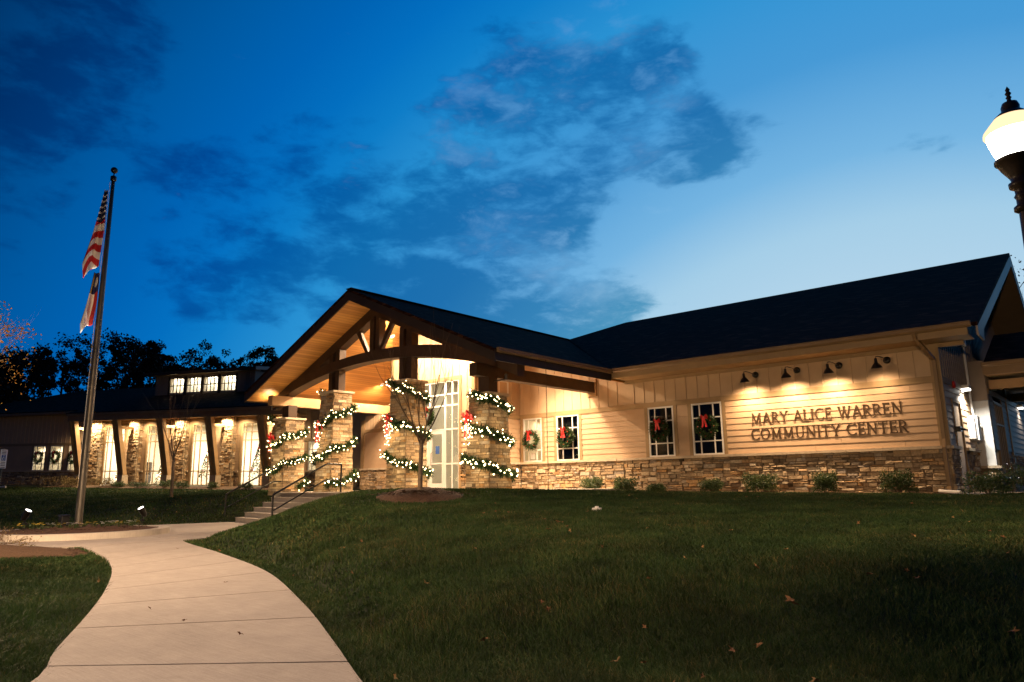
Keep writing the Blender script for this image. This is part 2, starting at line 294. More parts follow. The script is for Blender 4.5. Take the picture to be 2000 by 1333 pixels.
def obj(name, mb, mat, parent=None, smooth=False, label=None, kind=None, bevel=0, whole=False):
    if name in SPLIT and not whole and len(mb.st) > 1 and mb.st[0][0] == 0:
        return [obj(name, q, mat, parent, smooth, label, kind, bevel, True) for q in pieces(mb)][0]
    me = bpy.data.meshes.new(name); V = mb.v
    T = mb.M if mb.M is not None else None
    if parent is not None and mb.M != 'local':
        inv = world_of(parent).inverted(); T = inv @ T if T is not None else inv
    if T is not None and T != 'local':
        A = np.array(T); P = np.array(V, float); V = (P @ A[:3, :3].T+A[:3, 3]).tolist()
    me.from_pydata(V, [], mb.f); 
    at = me.attributes.new('rnd', 'FLOAT', 'FACE'); at.data.foreach_set('value', mb.r)
    if smooth: me.polygons.foreach_set('use_smooth', [True]*len(me.polygons))
    me.materials.append(MATS[mat]); me.update()
    o = bpy.data.objects.new(name, me); COL.objects.link(o)
    if parent: o.parent = parent
    if label: o['label'] = label
    if kind: o['kind'] = kind
    if bevel:
        bv = o.modifiers.new('bevel', 'BEVEL'); bv.width = bevel; bv.segments = 2; bv.limit_method = 'ANGLE'
    return o
def tag(o, label, cat, group=None):
    o['label'] = label; o['category'] = cat
    if group: o['group'] = group
    return o
def thing(name, label, cat, loc=(0, 0, 0), rz=0.0, group=None, mat=None):
    o = bpy.data.objects.new(name, None); COL.objects.link(o); o.empty_display_size = .1
    o.location = loc; o.rotation_euler = (0, 0, rz)
    if mat is not None: o.location = mat.to_translation(); o.rotation_euler = mat.to_euler()
    return tag(o, label, cat, group)
def dup(root, loc, rz, label, scale=1.0):
    def cp(o, par):
        c = o.copy(); COL.objects.link(c); c.parent = par
        for ch in KIDS.get(o.name, []): cp(ch, c)
        return c
    r = cp(root, None); r.location = loc; r.rotation_euler = (0, 0, rz); r.scale = (scale,)*3; r['label'] = label; return r
KIDS = {}
def note_kids():
    KIDS.clear()
    for o in COL.objects:
        if o.parent: KIDS.setdefault(o.parent.name, []).append(o)
def lamp(name, ty, loc, power, col=(1, .74, .45), parent=None, aim=None, size=.1, spot=None, blend=.5, rad=.05):
    ld = bpy.data.lights.new(name, ty); ld.energy = power; ld.color = col
    if ty == 'AREA': ld.shape = 'RECTANGLE'; ld.size = size[0]; ld.size_y = size[1]
    else: ld.shadow_soft_size = rad
    if ty == 'SPOT': ld.spot_size = math.radians(spot); ld.spot_blend = blend
    o = bpy.data.objects.new(name, ld); COL.objects.link(o)
    m = Matrix.Translation(Vector(loc))
    if aim is not None: m = m @ (Vector((0, 0, -1)).rotation_difference(Vector(aim).normalized())).to_matrix().to_4x4()
    if parent: o.parent = parent; m = world_of(parent).inverted() @ m
    o.matrix_local = m; return o
def frame(o, u, n):      # local (along, outward, z) -> world
    u = Vector(u).normalized(); n = Vector(n).normalized(); z = Vector((0, 0, 1)); o = Vector(o)
    return Matrix(((u.x, n.x, z.x, o.x), (u.y, n.y, z.y, o.y), (u.z, n.z, z.z, o.z), (0, 0, 0, 1)))
# ------------------------------------------------------------------ terrain: thin-plate surface through surveyed heights
WE = Vector((-0.94040688, -0.34005131, 0)); WN = Vector((0.34005131, -0.94040688, 0)); WP = Vector((-33.04, 24.97, 0)); WT = .0195
def wing_pt(s, out, z): q = WP+WE*s+WN*out; return Vector((q.x, q.y, z+WT*s))
BED = Vector((-22.4, 7.55, 0)); BED_R = 2.3
S0 = Vector((-25.58, 13.86, -1.2)); SN = Vector((.983, -.184, 0)); SC = Vector((.184, .983, 0)); RISE = .173; RUN = .325; NST = 6; SW = 4.9
SLAB = S0.z+RISE*NST
PL = [(-4.2, .6), (-5.6, 1.7), (-6.55, 2.13), (-8.13, 2.9), (-10.0, 3.75), (-12.5, 4.75), (-15.1, 5.55), (-17.9, 6.12), (-19.3, 6.2)]
PR = [(-2.2, 2.2), (-3.9, 3.03), (-5.12, 3.67), (-7.07, 4.65), (-10.1, 6.0), (-13.65, 7.12), (-17.5, 8.2), (-19.0, 9.1), (-19.4, 10.0)]
CP = [(x, y, -1.235) for x, y in PL+PR]+[(x*.5+a*.5, y*.5+b*.5, -1.25) for (x, y), (a, b) in zip(PL, PR)]
for k in range(10):
    a = 2*PI*k/10
    for r in (2.0, 4.4): CP.append((BED.x+r*math.cos(a), BED.y+r*math.sin(a), -1.235))
CP += [(-22.0, 11.6, -1.235), (-24.5, 12.6, -1.235), (-20.8, 12.3, -1.12), (-26.8, 13.0, -1.22), (-26.9, 15.6, -.32), (-28.5, 15.6, -.30), (-30.0, 13.0, -.62), (-29, 10.5, -1.15), (-31, 9, -1.05), (-34, 12, -.55), (-38, 8, -.75), (-28.5, 3, -1.1), (-36, 2, -1.0), (-20, 0, -1.25), (-10, -2, -1.3), (0, 0, -1.35), (4, 2, -1.3), (-46, 6, -.4), (-60, 0, -.1), (-60, -12, -.3)]
CP += [(-16.64,12.61,-.13), (-15.29,12.41,-.11), (-14.09,12.78,-.12), (-12.40,14.25,-.16), (-10.98,16.85,-.22), (-9.12,19.15,-.30), (-4.55,5.21,-.93), (-6.52,7.48,-.69), (-9.11,10.46,-.47), (-11.76,13.50,-.28), (-2.61,6.34,-.90), (-3.70,9.12,-.69), (-5.08,12.60,-.51), (-1.13,7.99,-.75), (-1.66,12.21,-.58), (-2.28,17.04,-.46), (-11.33,9.21,-.50), (-13.00,11.79,-.38), (-18.2,11.4,-.62), (-19.4,11.6,-.95), (-8.6,6.3,-.90), (-12.5,7.9,-.85), (-16,9.2,-.80), (-3.40,3.88,-1.29), (-1.77,5.01,-1.22), (-.81,6.34,-1.05), (-16.5,14.4,-.22), (-18.4,14.2,-.25), (-19.9,13.9,-.50)]
CP += [(x, 21.4, -.36) for x in (-17, -14, -11, -8, -5.5)]+[(-3.5, 21.2, -.38), (0, 20, -.42), (5, 16, -.5), (6, 8, -.9), (10, 24, -.5), (0, 30, -.4), (-16, 30, -.4), (-24, 24, -.3), (-24, 18, -.4), (-16, 18, -.34)]
for s in range(-2, 36, 5):
    for out in (-6, .3, 2.2): q = wing_pt(s, out, -.06); CP.append((q.x, q.y, q.z-(.15 if out == 2.2 else 0)))
CPA = np.array(CP)
def tps(P, Q):
    d = np.sqrt(((P[:, None, :]-Q[None])**2).sum(2)); return np.where(d > 0, d*d*np.log(np.maximum(d, 1e-9)), 0)
_n = len(CPA); _K = tps(CPA[:, :2], CPA[:, :2])+np.eye(_n)*.25; _P = np.hstack([np.ones((_n, 1)), CPA[:, :2]])
_sol = np.linalg.solve(np.vstack([np.hstack([_K, _P]), np.hstack([_P.T, np.zeros((3, 3))])]), np.concatenate([CPA[:, 2], np.zeros(3)]))
def heights(P):
    P = np.asarray(P, float); out = np.empty(len(P))
    for i in range(0, len(P), 20000):
        q = P[i:i+20000]; out[i:i+20000] = tps(q, CPA[:, :2]) @ _sol[:_n]+_sol[_n]+q @ _sol[_n+1:]
    out = np.maximum(out, -1.228); r = np.hypot(P[:, 0]+20, P[:, 1]-12); t = np.clip((r-48)/30, 0, 1); return out*(1-t)+(-.6)*t
def gh(x, y): return float(heights(np.array([[x, y]]))[0])
def inpoly(P, poly):
    x, y = P[:, 0], P[:, 1]; ins = np.zeros(len(P), bool); n = len(poly)
    for i in range(n):
        (x0, y0), (x1, y1) = poly[i], poly[(i+1) % n]
        c = ((y0 > y) != (y1 > y)) & (x < (x1-x0)*(y-y0)/((y1-y0) or 1e-9)+x0); ins ^= c
    return ins
def smooth_line(L, k=6):
    L = [Vector((*p, 0)) for p in L]; out = []
    for i in range(len(L)-1):
        a, b, c, d = L[max(i-1, 0)], L[i], L[i+1], L[min(i+2, len(L)-1)]
        for j in range(k):
            t = j/k; out.append(.5*((2*b)+(c-a)*t+(2*a-5*b+4*c-d)*t*t+(3*b-3*c+d-a)*t**3))
    return out+[L[-1]]
PLs, PRs = smooth_line(PL), smooth_line(PR)
PATHPOLY = [(p.x, p.y) for p in PLs]+[(p.x, p.y) for p in reversed(PRs)]
STAIR = [S0, S0+SN*SW, S0+SN*SW+SC*RUN*5, S0+SC*RUN*5]
APRON = [S0+SC*.02-SN*.1, S0+SN*SW+SC*.02, Vector((-19.6, 11.6, 0)), Vector((-19.3, 10.2, 0)), Vector((-19.2, 8.4, 0)), Vector((-22.4, 9, 0)), Vector((-26.0, 9.5, 0)), Vector((-26.3, 11.5, 0))]
LAND = [STAIR[3], STAIR[2], Vector((-13.6, 14.75, 0)), Vector((-13.6, 22, 0)), Vector((-29, 22, 0)), Vector((-29, 17.0, 0)), Vector((-27.2, 16.2, 0))]
PLAZA_R = 4.55
MULCH_L = [(-22.0, 5.3), (-20.6, 5.3), (-19.2, 5.75), (-17.6, 6.0), (-16.2, 5.7), (-15.6, 5.1), (-16.0, 4.4), (-17.4, 3.2), (-20, 1.8), (-25, 0), (-27, 3)]
TREE_M = (-13.75, 12.3)
def blocked(P):
    b = inpoly(P, PATHPOLY) | (np.hypot(P[:, 0]-BED.x, P[:, 1]-BED.y) < PLAZA_R)
    for pl in (STAIR, APRON, LAND): b |= inpoly(P, [(p.x, p.y) for p in pl])
    b |= inpoly(P, MULCH_L); b |= (((P[:, 0]-TREE_M[0])*.85)**2+(P[:, 1]-TREE_M[1])**2 < 1.0)
    b |= (P[:, 1] > 20.75+.12*np.sin(P[:, 0]*2.1)) & (P[:, 0] > -19) & (P[:, 0] < -3.0)
    wo = (P-np.array([WP.x, WP.y])) @ np.array([WN.x, WN.y]); b |= wo < 2.0
    b |= (P[:, 1] > 21.8)
    return b
# ground sheet
xs = np.concatenate([np.linspace(-400, -66, 8), np.arange(-62, -32, .5), np.arange(-32, 4, .25), np.arange(4, 14, .5), np.linspace(16, 300, 8)]); ys = np.concatenate([np.linspace(-200, -20, 6), np.arange(-14, 0, .5), np.arange(0, 22, .25), np.arange(22, 42, .5), np.linspace(46, 400, 8)])
GX, GY = np.meshgrid(xs, ys); GP = np.stack([GX.ravel(), GY.ravel()], 1); GZ = heights(GP)
dig = np.hypot(GP[:, 0]-BED.x, GP[:, 1]-BED.y) < PLAZA_R+.5
for k in range(9):
    o_ = np.array([.34*math.cos(k*PI/4), .55*math.sin(k*PI/4)])*(k < 8); dig |= inpoly(GP+o_, PATHPOLY) | inpoly(GP+o_, [(p.x, p.y) for p in APRON])
GZ = np.where(dig, np.minimum(GZ, -1.245), GZ)
def ground_at(P):
    P = np.asarray(P, float); G = GZ.reshape(len(ys), len(xs)); i = np.clip(np.searchsorted(xs, P[:, 0])-1, 0, len(xs)-2); j = np.clip(np.searchsorted(ys, P[:, 1])-1, 0, len(ys)-2)
    u = (P[:, 0]-xs[i])/(xs[i+1]-xs[i]); v = (P[:, 1]-ys[j])/(ys[j+1]-ys[j]); return G[j, i]*(1-u)*(1-v)+G[j, i+1]*u*(1-v)+G[j+1, i]*(1-u)*v+G[j+1, i+1]*u*v
mb = MB(); nx = len(xs); mb.v = np.stack([GP[:, 0], GP[:, 1], GZ-.028], 1).tolist()
mb.f = [(j*nx+i, j*nx+i+1, (j+1)*nx+i+1, (j+1)*nx+i) for j in range(len(ys)-1) for i in range(nx-1)]; mb.r = [.5]*len(mb.f)
obj('ground', mb, 'lawn_base', smooth=True, kind='structure')
# paths
def sheet(name, poly, z, mat, th=.14):
    mb = MB(); mb.prism([(p[0], p[1], z-th) for p in poly], (0, 0, th)); return obj(name, mb, mat, kind='structure')
mb = MB(); n = len(PLs); acc = 0; pts = []
# concrete slabs about 1.75 m long with tooled joints
cl = [(a+b)/2 for a, b in zip(PLs, PRs)]; dist = [0]
for i in range(1, n): dist.append(dist[-1]+(cl[i]-cl[i-1]).length)
def at_d(L, d):
    for i in range(1, n):
        if dist[i] >= d: t = (d-dist[i-1])/(dist[i]-dist[i-1]); return L[i-1].lerp(L[i], t)
    return L[-1]
d = 0.62
while d < dist[-1]-.1:
    e = min(d+1.74, dist[-1]); k = 5
    for j in range(k):
        q0 = d+(e-d)*j/k+(.014 if j == 0 else 0); q1 = d+(e-d)*(j+1)/k-(.014 if j == k-1 else 0)
        a, b, c, f = at_d(PLs, q0), at_d(PRs, q0), at_d(PRs, q1), at_d(PLs, q1); zz = -1.203
        mb.prism([(p.x, p.y, zz-.15) for p in (a, b, c, f)], (0, 0, .15))
    d = e
obj('path', mb, 'concrete', kind='structure')
mb = MB(); a0 = [(BED.x+PLAZA_R*math.cos(2*PI*k/64), BED.y+PLAZA_R*math.sin(2*PI*k/64)) for k in range(64)]
sheet('plaza_path', a0, -1.199, 'concrete'); sheet('stair_path', [(p.x, p.y) for p in APRON], -1.195, 'concrete')
sheet('path_joint_bed', [(p.x, p.y) for p in PLs[-1:]]+[(p.x, p.y) for p in PRs[-6:]]+[(BED.x+1, BED.y+2)], -1.207, 'concrete')
sheet('porch_floor', [(p.x, p.y) for p in LAND], SLAB, 'concrete_light', .5)
def drape(name, cx, cy, rx, ry, mat, hgt=.07, n=28, poly=None):
    mb = MB(); o = []
    rings = 5
    for k in range(rings+1):
        f = k/rings
        for j in range(n):
            a = 2*PI*j/n; wob = 1+.07*math.sin(3*a+1)+.05*math.sin(7*a)
            if poly:
                q = poly[j]; x, y = cx+(q[0]-cx)*f, cy+(q[1]-cy)*f
            else: x, y = cx+rx*f*wob*math.cos(a), cy+ry*f*wob*math.sin(a)
            o.append((x, y))
    z = heights(np.array(o)); 
    for i, (x, y) in enumerate(o): f = (i//n)/rings; mb.v.append((x, y, z[i]+hgt*(1-f**3)-.01+rnd.uniform(-.012, .012)*(f < 1)))
    for k in range(rings):
        for j in range(n): mb.f.append((k*n+j, k*n+(j+1) % n, (k+1)*n+(j+1) % n, (k+1)*n+j)); mb.r.append(.5)
    return obj(name, mb, mat, kind='structure', smooth=True)
drape('mulch', TREE_M[0], TREE_M[1], 1.15, 1.0, 'mulch', .13)
def densify(poly, k=5): return [(a[0]+(b[0]-a[0])*i/k, a[1]+(b[1]-a[1])*i/k) for a, b in zip(poly, poly[1:]+poly[:1]) for i in range(k)]
dl = densify(MULCH_L); drape('mulch_bed', -20, 3.8, 1, 1, 'pine_straw', .10, len(dl), dl)
dl = densify([(-18.6, 21.95), (-18.6, 20.9), (-14, 20.75), (-9, 20.85), (-3.0, 20.8), (-2.6, 26), (-3.5, 26), (-3.8, 21.95)], 6); drape('mulch_strip', -11, 21.5, 1, 1, 'pine_straw', .05, len(dl), dl)
dl = densify([tuple(wing_pt(s, o, 0))[:2] for s, o in ((3, .1), (3, 1.9), (10, 2.1), (18, 2.0), (23, 1.7), (23, .1))], 6); c_ = wing_pt(12, 1.1, 0); drape('mulch_strip', c_.x, c_.y, 1, 1, 'pine_straw', .08, len(dl), dl)

mb = MB(); cr_ = random.Random(9)
def chips(n, f, hz, sz):
    P_ = np.array([f() for _ in range(n)]); Z_ = heights(P_) if hz is None else np.full(n, hz)
    for (x, y), z in zip(P_, Z_):
        a = cr_.uniform(0, 6.28); l = sz*cr_.uniform(.5, 1.3); wv = l*.25; t_ = cr_.uniform(-.3, .3); c_, s_ = math.cos(a), math.sin(a); z += cr_.uniform(.0, .02)
        mb.add([(x-c_*l-s_*wv, y-s_*l+c_*wv, z), (x+c_*l-s_*wv, y+s_*l+c_*wv, z+t_*l), (x+c_*l+s_*wv, y+s_*l-c_*wv, z+t_*l+.006), (x-c_*l+s_*wv, y-s_*l-c_*wv, z+.006)], [(0, 1, 2, 3)], cr_.random())
def ring(cx, cy, r):
    def f(): a = cr_.uniform(0, 6.28); q = r*cr_.random()**.5*(1+.12*math.sin(5*a)); return (cx+q*math.cos(a)*1.12, cy+q*math.sin(a))
    return f
def in_bed():
    while True:
        q = (cr_.uniform(-22, -15.4), cr_.uniform(2, 6.1))
        if inpoly(np.array([q]), MULCH_L)[0]: return q
for k_ in range(5): chips(420, ring(TREE_M[0], TREE_M[1], 1.22-.2*k_), gh(*TREE_M)+.02+.022*k_, .035)
chips(2600, in_bed, None, .05); chips(900, ring(BED.x, BED.y, 1.9), -.985, .035); chips(1500, lambda: (cr_.uniform(-18.4, -3), cr_.uniform(20.8, 21.8)), None, .05)
obj('wood_chips', mb, 'chip', kind='stuff')
# ------------------------------------------------------------------ main building
R_X, R_Z = -20.7, 6.98; EAVE_R, EAVE_L, EAVE_Z = -13.68, -27.6, 3.88; KR = (R_Z-EAVE_Z)/(EAVE_R-R_X); KL = (R_Z-EAVE_Z)/(R_X-EAVE_L)
def roofz(x): return R_Z-(KR*(x-R_X) if x > R_X else KL*(R_X-x))
def ceilz(x): return roofz(x)-.36
FR = frame((0, 22, 0), (1, 0, 0), (0, -1, 0)); SD = frame((-3.85, 0, 0), (0, 1, 0), (1, 0, 0)); BF = frame((0, 19.4, 0), (1, 0, 0), (0, -1, 0)); BS = frame((-18.69, 0, 0), (0, 1, 0), (1, 0, 0)); BP = frame((-3.4, 0, 0), (0, 1, 0), (1, 0, 0))
WG = Matrix(((WE.x, WN.x, 0, WP.x), (WE.y, WN.y, 0, WP.y), (WT, 0, 1, 0), (0, 0, 0, 1)))
CAPZ, BB, BT, FZ = .87, 2.57, 2.74, 3.6
def stones(mb, a0, a1, z0, z1, b=0.0, depth=.07):
    p0 = a0
    while p0 < a1-.01:          # short panels with their own courses, so that no bed joint runs through
        p1 = p0+rnd.uniform(.55, 1.25); p1 = a1 if a1-p1 < .4 else p1; z = z0
        while z < z1-.01:
            h = min(rnd.choice((.05, .065, .08, .095, .115, .14)), z1-z); h = h if z1-z-h > .04 else z1-z; a = p0-(0 if p0 == a0 else rnd.uniform(-.06, .10))
            while a < p1-.015:
                wd = rnd.uniform(.13, .42)*(.8+h*2.5); x0 = a; x1 = min(a+wd, p1); x1 = p1 if p1-x1 < .08 else x1; a = x1; x0 = max(x0, a0)
                if x1-x0 < .02: continue
                g = .007; d = b+depth*rnd.uniform(.25, 1.05); j = lambda: rnd.uniform(-.010, .010); m = min(.018, (x1-x0)*.25)
                pts = [(x0+g, b-.03, z+g), (x1-g, b-.03, z+g), (x1-g, b-.03, z+h-g), (x0+g, b-.03, z+h-g)]
                md = [(x0+g, d-.02, z+g), (x1-g, d-.02, z+g), (x1-g, d-.022, z+h-g), (x0+g, d-.022, z+h-g)]
                fr = [(x0+g+m+j()*.5, d+j(), z+g*2+j()*.6), (x1-g-m+j()*.5, d+j(), z+g*2+j()*.6), (x1-g-m+j()*.5, d-.006+j(), z+h-g*2+j()*.6), (x0+g+m+j()*.5, d-.006+j(), z+h-g*2+j()*.6)]
                mb.add(pts+md+fr, [(8, 9, 10, 11)]+[(q, (q+1) % 4, 4+(q+1) % 4, 4+q) for q in range(4)]+[(4+q, 4+(q+1) % 4, 8+(q+1) % 4, 8+q) for q in range(4)], rnd.random())
            z += h
        p0 = p1
    mb.box(a0, a1, b-.06, b-.002, z0, z1, .08)
def laps(mb, a0, a1, z0, z1, b=0.0, e=.189):
    n = max(1, round((z1-z0)/e)); e = (z1-z0)/n
    for i in range(n):
        z = z0+i*e; q0 = a0
        while q0 < a1-1e-3:
            q1 = min(q0+rnd.uniform(2.3, 3.7), a1); q1 = a1 if a1-q1 < .5 else q1; board(mb, q0+(.003 if q0 > a0 else 0), q1-(.003 if q1 < a1 else 0), z, e, b); q0 = q1
def board(mb, a0, a1, z, e, b):
        p = [(a, bb, zz) for a in (a0, a1) for bb, zz in ((b-.02, z), (b+.022, z), (b+.004, z+e), (b-.02, z+e))]
        mb.add(p, [(1, 5, 6, 2), (0, 4, 5, 1), (0, 1, 2, 3), (4, 7, 6, 5), (2, 6, 7, 3)])
def battens(mb, a0, a1, z0, top, b=0.0, sp=.405, ph=0.0):
    tf = top if callable(top) else (lambda a: top); k = max(2, int((a1-a0)/.4)); A = [a0+(a1-a0)*i/k for i in range(k+1)]
    for p, q in zip(A, A[1:]): mb.add([(p, b, z0), (q, b, z0), (q, b, tf(q)), (p, b, tf(p))], [(0, 1, 2, 3)])
    a = a0+((ph-a0) % sp)
    while a < a1-.03:
        t = tf(a)
        if t > z0+.05: mb.box(a-.022, a+.022, b-.005, b+.022, z0, t-.005)
        a += sp
HALL = thing('community_center', 'tan community center hall with stone base, timber gable porch and dark shingle roof', 'building', (-16, 22, -.35))
WIN = [(-18.5, -17.56), (-16.84, -15.79), (-12.83, -11.85), (-11.18, -10.11)]
# stone base and caps
for nm, fr, segs in (('stone_base', FR, [(-18.62, -3.80, -.62, .79), (-28.85, -23.5, -.4, .79)]), ('stone_base', SD, [(21.95, 23.12, -.6, .79), (24.12, 26.3, -.6, .79)]), ('stone_base', BF, [(-23.5, -22.42, -.2, .79), (-19.38, -18.66, -.3, .79)]), ('stone_base', BS, [(19.38, 22, -.3, .79)])):
    mb = MB(fr); cp = MB(fr)
    for a0, a1, z0, z1 in segs:
        stones(mb, a0, a1, z0, z1)
        a = a0
        while a < a1-.01:
            e = min(a+rnd.uniform(.7, 1.0), a1+.0); cp.box(a+.004, e-.004+(.07 if e >= a1 and fr is not FR else 0), -.02, .115+rnd.uniform(-.006, .006), .79, .87+rnd.uniform(-.004, .004)); a = e
    obj(nm, mb, 'stone', HALL); obj('stone_cap', cp, 'cap_stone', HALL)
# lap siding with trimmed window openings
mb = MB(FR); tr = MB(FR); edge = -18.66
for x0, x1 in WIN:
    laps(mb, edge, x0-.13, CAPZ, BB); tr.box(x0-.13, x0-.01, -.02, .03, CAPZ, BB); tr.box(x1+.01, x1+.13, -.02, .03, CAPZ, BB); edge = x1+.13
laps(mb, edge, -4.05, CAPZ, BB); laps(mb, -28.65, -23.5, CAPZ, BB)
tr.box(-18.69, -4.05, -.02, .036, BB, BT); tr.box(-4.05, -3.80, -.02, .045, CAPZ, FZ); tr.box(-28.9, -28.65, -.02, .045, -.1, 3.2); tr.box(-28.65, -23.5, -.02, .036, BB, BT)
tr.box(-13.7, -3.2, -.02, .05, FZ-.11, FZ+.0)
obj('lap_siding', mb, 'siding', HALL); obj('trim', tr, 'trim', HALL)
mb = MB(FR); battens(mb, -13.66, -4.05, BT, FZ-.11); battens(mb, -18.69, -13.66, BT, lambda a: ceilz(a)+.05, ph=-13.66); battens(mb, -28.65, -23.5, BT, lambda a: min(ceilz(a)+.05, 5.6) if a > -27.6 else 3.4)
obj('batten_siding', mb, 'batten', HALL)
# entrance bay
mb = MB(BF); tr = MB(BF); lp = MB(BF)
laps(lp, -19.38, -18.69, CAPZ, BB); laps(lp, -23.5, -22.42, CAPZ, BB)
battens(mb, -23.5, -22.42, BT, lambda a: ceilz(a)+.05, ph=-18.69); battens(mb, -19.38, -18.69, BT, lambda a: ceilz(a)+.05, ph=-18.69); battens(mb, -22.42, -19.38, 4.17, lambda a: ceilz(a)+.05, ph=-18.69)
tr.box(-22.42, -22.30, -.02, .04, SLAB, 4.17); tr.box(-19.50, -19.38, -.02, .04, SLAB, 4.17); tr.box(-22.30, -19.50, -.02, .04, 4.03, 4.17)
tr.box(-19.38, -18.69, -.02, .032, BB, BT); tr.box(-18.80, -18.66, -.02, .045, CAPZ, 5.7); tr.box(-23.53, -23.4, -.02, .045, CAPZ, 5.3)
obj('batten_siding', mb, 'batten', HALL); obj('trim', tr, 'trim', HALL); obj('lap_siding', lp, 'siding', HALL)
mb = MB(BS); tr = MB(BS); lp = MB(BS); laps(lp, 19.4, 21.98, CAPZ, BB); battens(mb, 19.4, 22, BT, ceilz(-18.69)+.05, ph=19.5); tr.box(19.4, 22, -.02, .032, BB, BT); tr.box(19.37, 19.5, -.02, .043, CAPZ, 5.7)
obj('lap_siding', lp, 'siding', HALL); obj('batten_siding', mb, 'batten', HALL); obj('trim', tr, 'trim', HALL)
mb = MB(); mb.add([(-23.5, 19.4, -.3), (-23.5, 22, -.3), (-23.5, 22, 5.4), (-23.5, 19.4, 5.4)], [(0, 1, 2, 3)]); obj('bay_wall', mb, 'batten', HALL)
# windows
def window(fr, x0, x1, z0, z1, parent, vs, hs, mat='white_vinyl', fw=.055, glass='dark_glass', room=None, blind=True, rw='interior_dark', dep=.6, mt=.04):
    f = MB(fr); f.box(x0, x1, -.05, .025, z0, z0+fw); f.box(x0, x1, -.05, .025, z1-fw, z1); f.box(x0, x0+fw, -.05, .025, z0+fw, z1-fw); f.box(x1-fw, x1, -.05, .025, z0+fw, z1-fw)
    o = obj('window', f, mat, parent); m = MB(fr)
    ix0, ix1, iz0, iz1 = x0+fw, x1-fw, z0+fw, z1-fw; W, H = ix1-ix0, iz1-iz0
    for v in vs: m.box(ix0+W*v-mt/2, ix0+W*v+mt/2, -.03, .012, iz0, iz1)
    for h in hs: m.box(ix0, ix1, -.032, .016, iz0+H*h-mt/2, iz0+H*h+mt/2)
    if vs or hs: obj('muntin', m, mat, o)
    g = MB(fr); g.box(ix0, ix1, -.016, -.010, iz0, iz1); obj('pane', g, glass, o)
    if blind:
        b = MB(fr); z = iz0+.02
        while z < iz1: b.add([(ix0, -.10, z), (ix1, -.10, z), (ix1, -.13, z+.032), (ix0, -.13, z+.032)], [(0, 1, 2, 3)]); z += .042
        obj('blind', b, 'blind', o)
    if dep:
        r = MB(fr); r.add([(x, b, z) for z in (z0, z1) for b in (-.052, -dep) for x in (x0, x1)], [(2, 3, 7, 6), (0, 2, 6, 4), (1, 3, 7, 5), (0, 1, 3, 2), (4, 5, 7, 6)]); obj('reveal', r, rw, o)
    return o
window(FR, *WIN[0], CAPZ, BB, HALL, (.24, .74), (.25, .73), glass='glass', blind=False, rw='interior_wall', dep=1.2)
for x0, x1 in WIN[1:]: window(FR, x0, x1, CAPZ, BB, HALL, (.24, .74), (.25, .73))
mb = MB(FR); mb.box(-18.15, -17.95, -.012, -.008, .98, 1.22); tag(obj('paper_notice', mb, 'white_paint'), 'white paper notice in the lit window beside the entrance bay', 'notice')
window(BS, 20.72, 21.32, 3.48, 4.05, HALL, (), (), blind=False, rw='interior_wall', dep=.5, fw=.07)
lamp('room_light', 'AREA', (-18.03, 22.9, 2.5), 16, parent=HALL, aim=(0, -.2, -1), size=(.7, .3))
# entrance storefront
def storefront(fr, x0, x1, z0, z1, vs, hs, parent, mat='white_vinyl', t=.05, glass='glass', name='storefront'):
    f = MB(fr); f.box(x0, x0+t, -.06, .02, z0, z1); f.box(x1-t, x1, -.06, .02, z0, z1); f.box(x0+t, x1-t, -.06, .02, z1-t, z1); f.box(x0+t, x1-t, -.06, .02, z0, z0+t)
    for v, wv in vs: f.box(v-wv/2, v+wv/2, -.055, .015, z0+t, z1-t)
    for h, xa, xb in hs: f.box(xa, xb, -.05, .010, h-.03, h+.03)
    o = obj(name, f, mat, parent); g = MB(fr); g.box(x0+t, x1-t, -.025, -.018, z0+t, z1-t); obj('pane', g, glass, o); return o
sf = storefront(BF, -22.3, -19.5, SLAB, 4.03, [(-21.15, .07), (-20.27, .09), (-19.88, .05)], [(3.5, -22.25, -19.55), (3.06, -22.25, -19.55), (2.14, -22.25, -19.55), (.83, -20.23, -19.55)], HALL)
for x0, x1 in ((-21.11, -20.32), (-22.24, -21.19)):
    d_ = MB(BF); d_.box(x0, x0+.10, -.045, .03, SLAB+.02, 2.10); d_.box(x1-.10, x1, -.045, .03, SLAB+.02, 2.10); d_.box(x0+.1, x1-.1, -.045, .03, SLAB+.02, SLAB+.26); d_.box(x0+.1, x1-.1, -.045, .03, 1.98, 2.10); d_.box(x0+.1, x1-.1, -.03, .03, .82, .88)
    do = obj('door', d_, 'white_vinyl', HALL); h_ = MB(BF); h_.tube([(x0+.14, .03, .75), (x0+.14, .09, .78), (x0+.14, .09, 1.25), (x0+.14, .03, 1.28)], .012, 6); obj('door_handle', h_, 'steel', do)
mb = MB(BF); mb.box(-20.82, -20.60, -.015, -.010, 1.22, 1.52); tag(obj('door_notice', mb, 'sign_blue'), 'small blue notice stuck on the glass entrance door', 'notice')
r = MB(); r.add([(x, y, z) for z in (SLAB, 4.6) for y in (19.46, 24.5) for x in (-23.3, -18.9)], [(0, 1, 3, 2), (4, 6, 7, 5), (0, 4, 5, 1)][:2]+[(2, 3, 7, 6), (0, 2, 6, 4), (1, 5, 7, 3)]); obj('lobby_room', r, 'interior_wall', HALL)
lamp('lobby_light', 'AREA', (-21, 22.3, 4.5), 95, (1, .86, .66), HALL, (0, 0, -1), (2.5, 2.0))
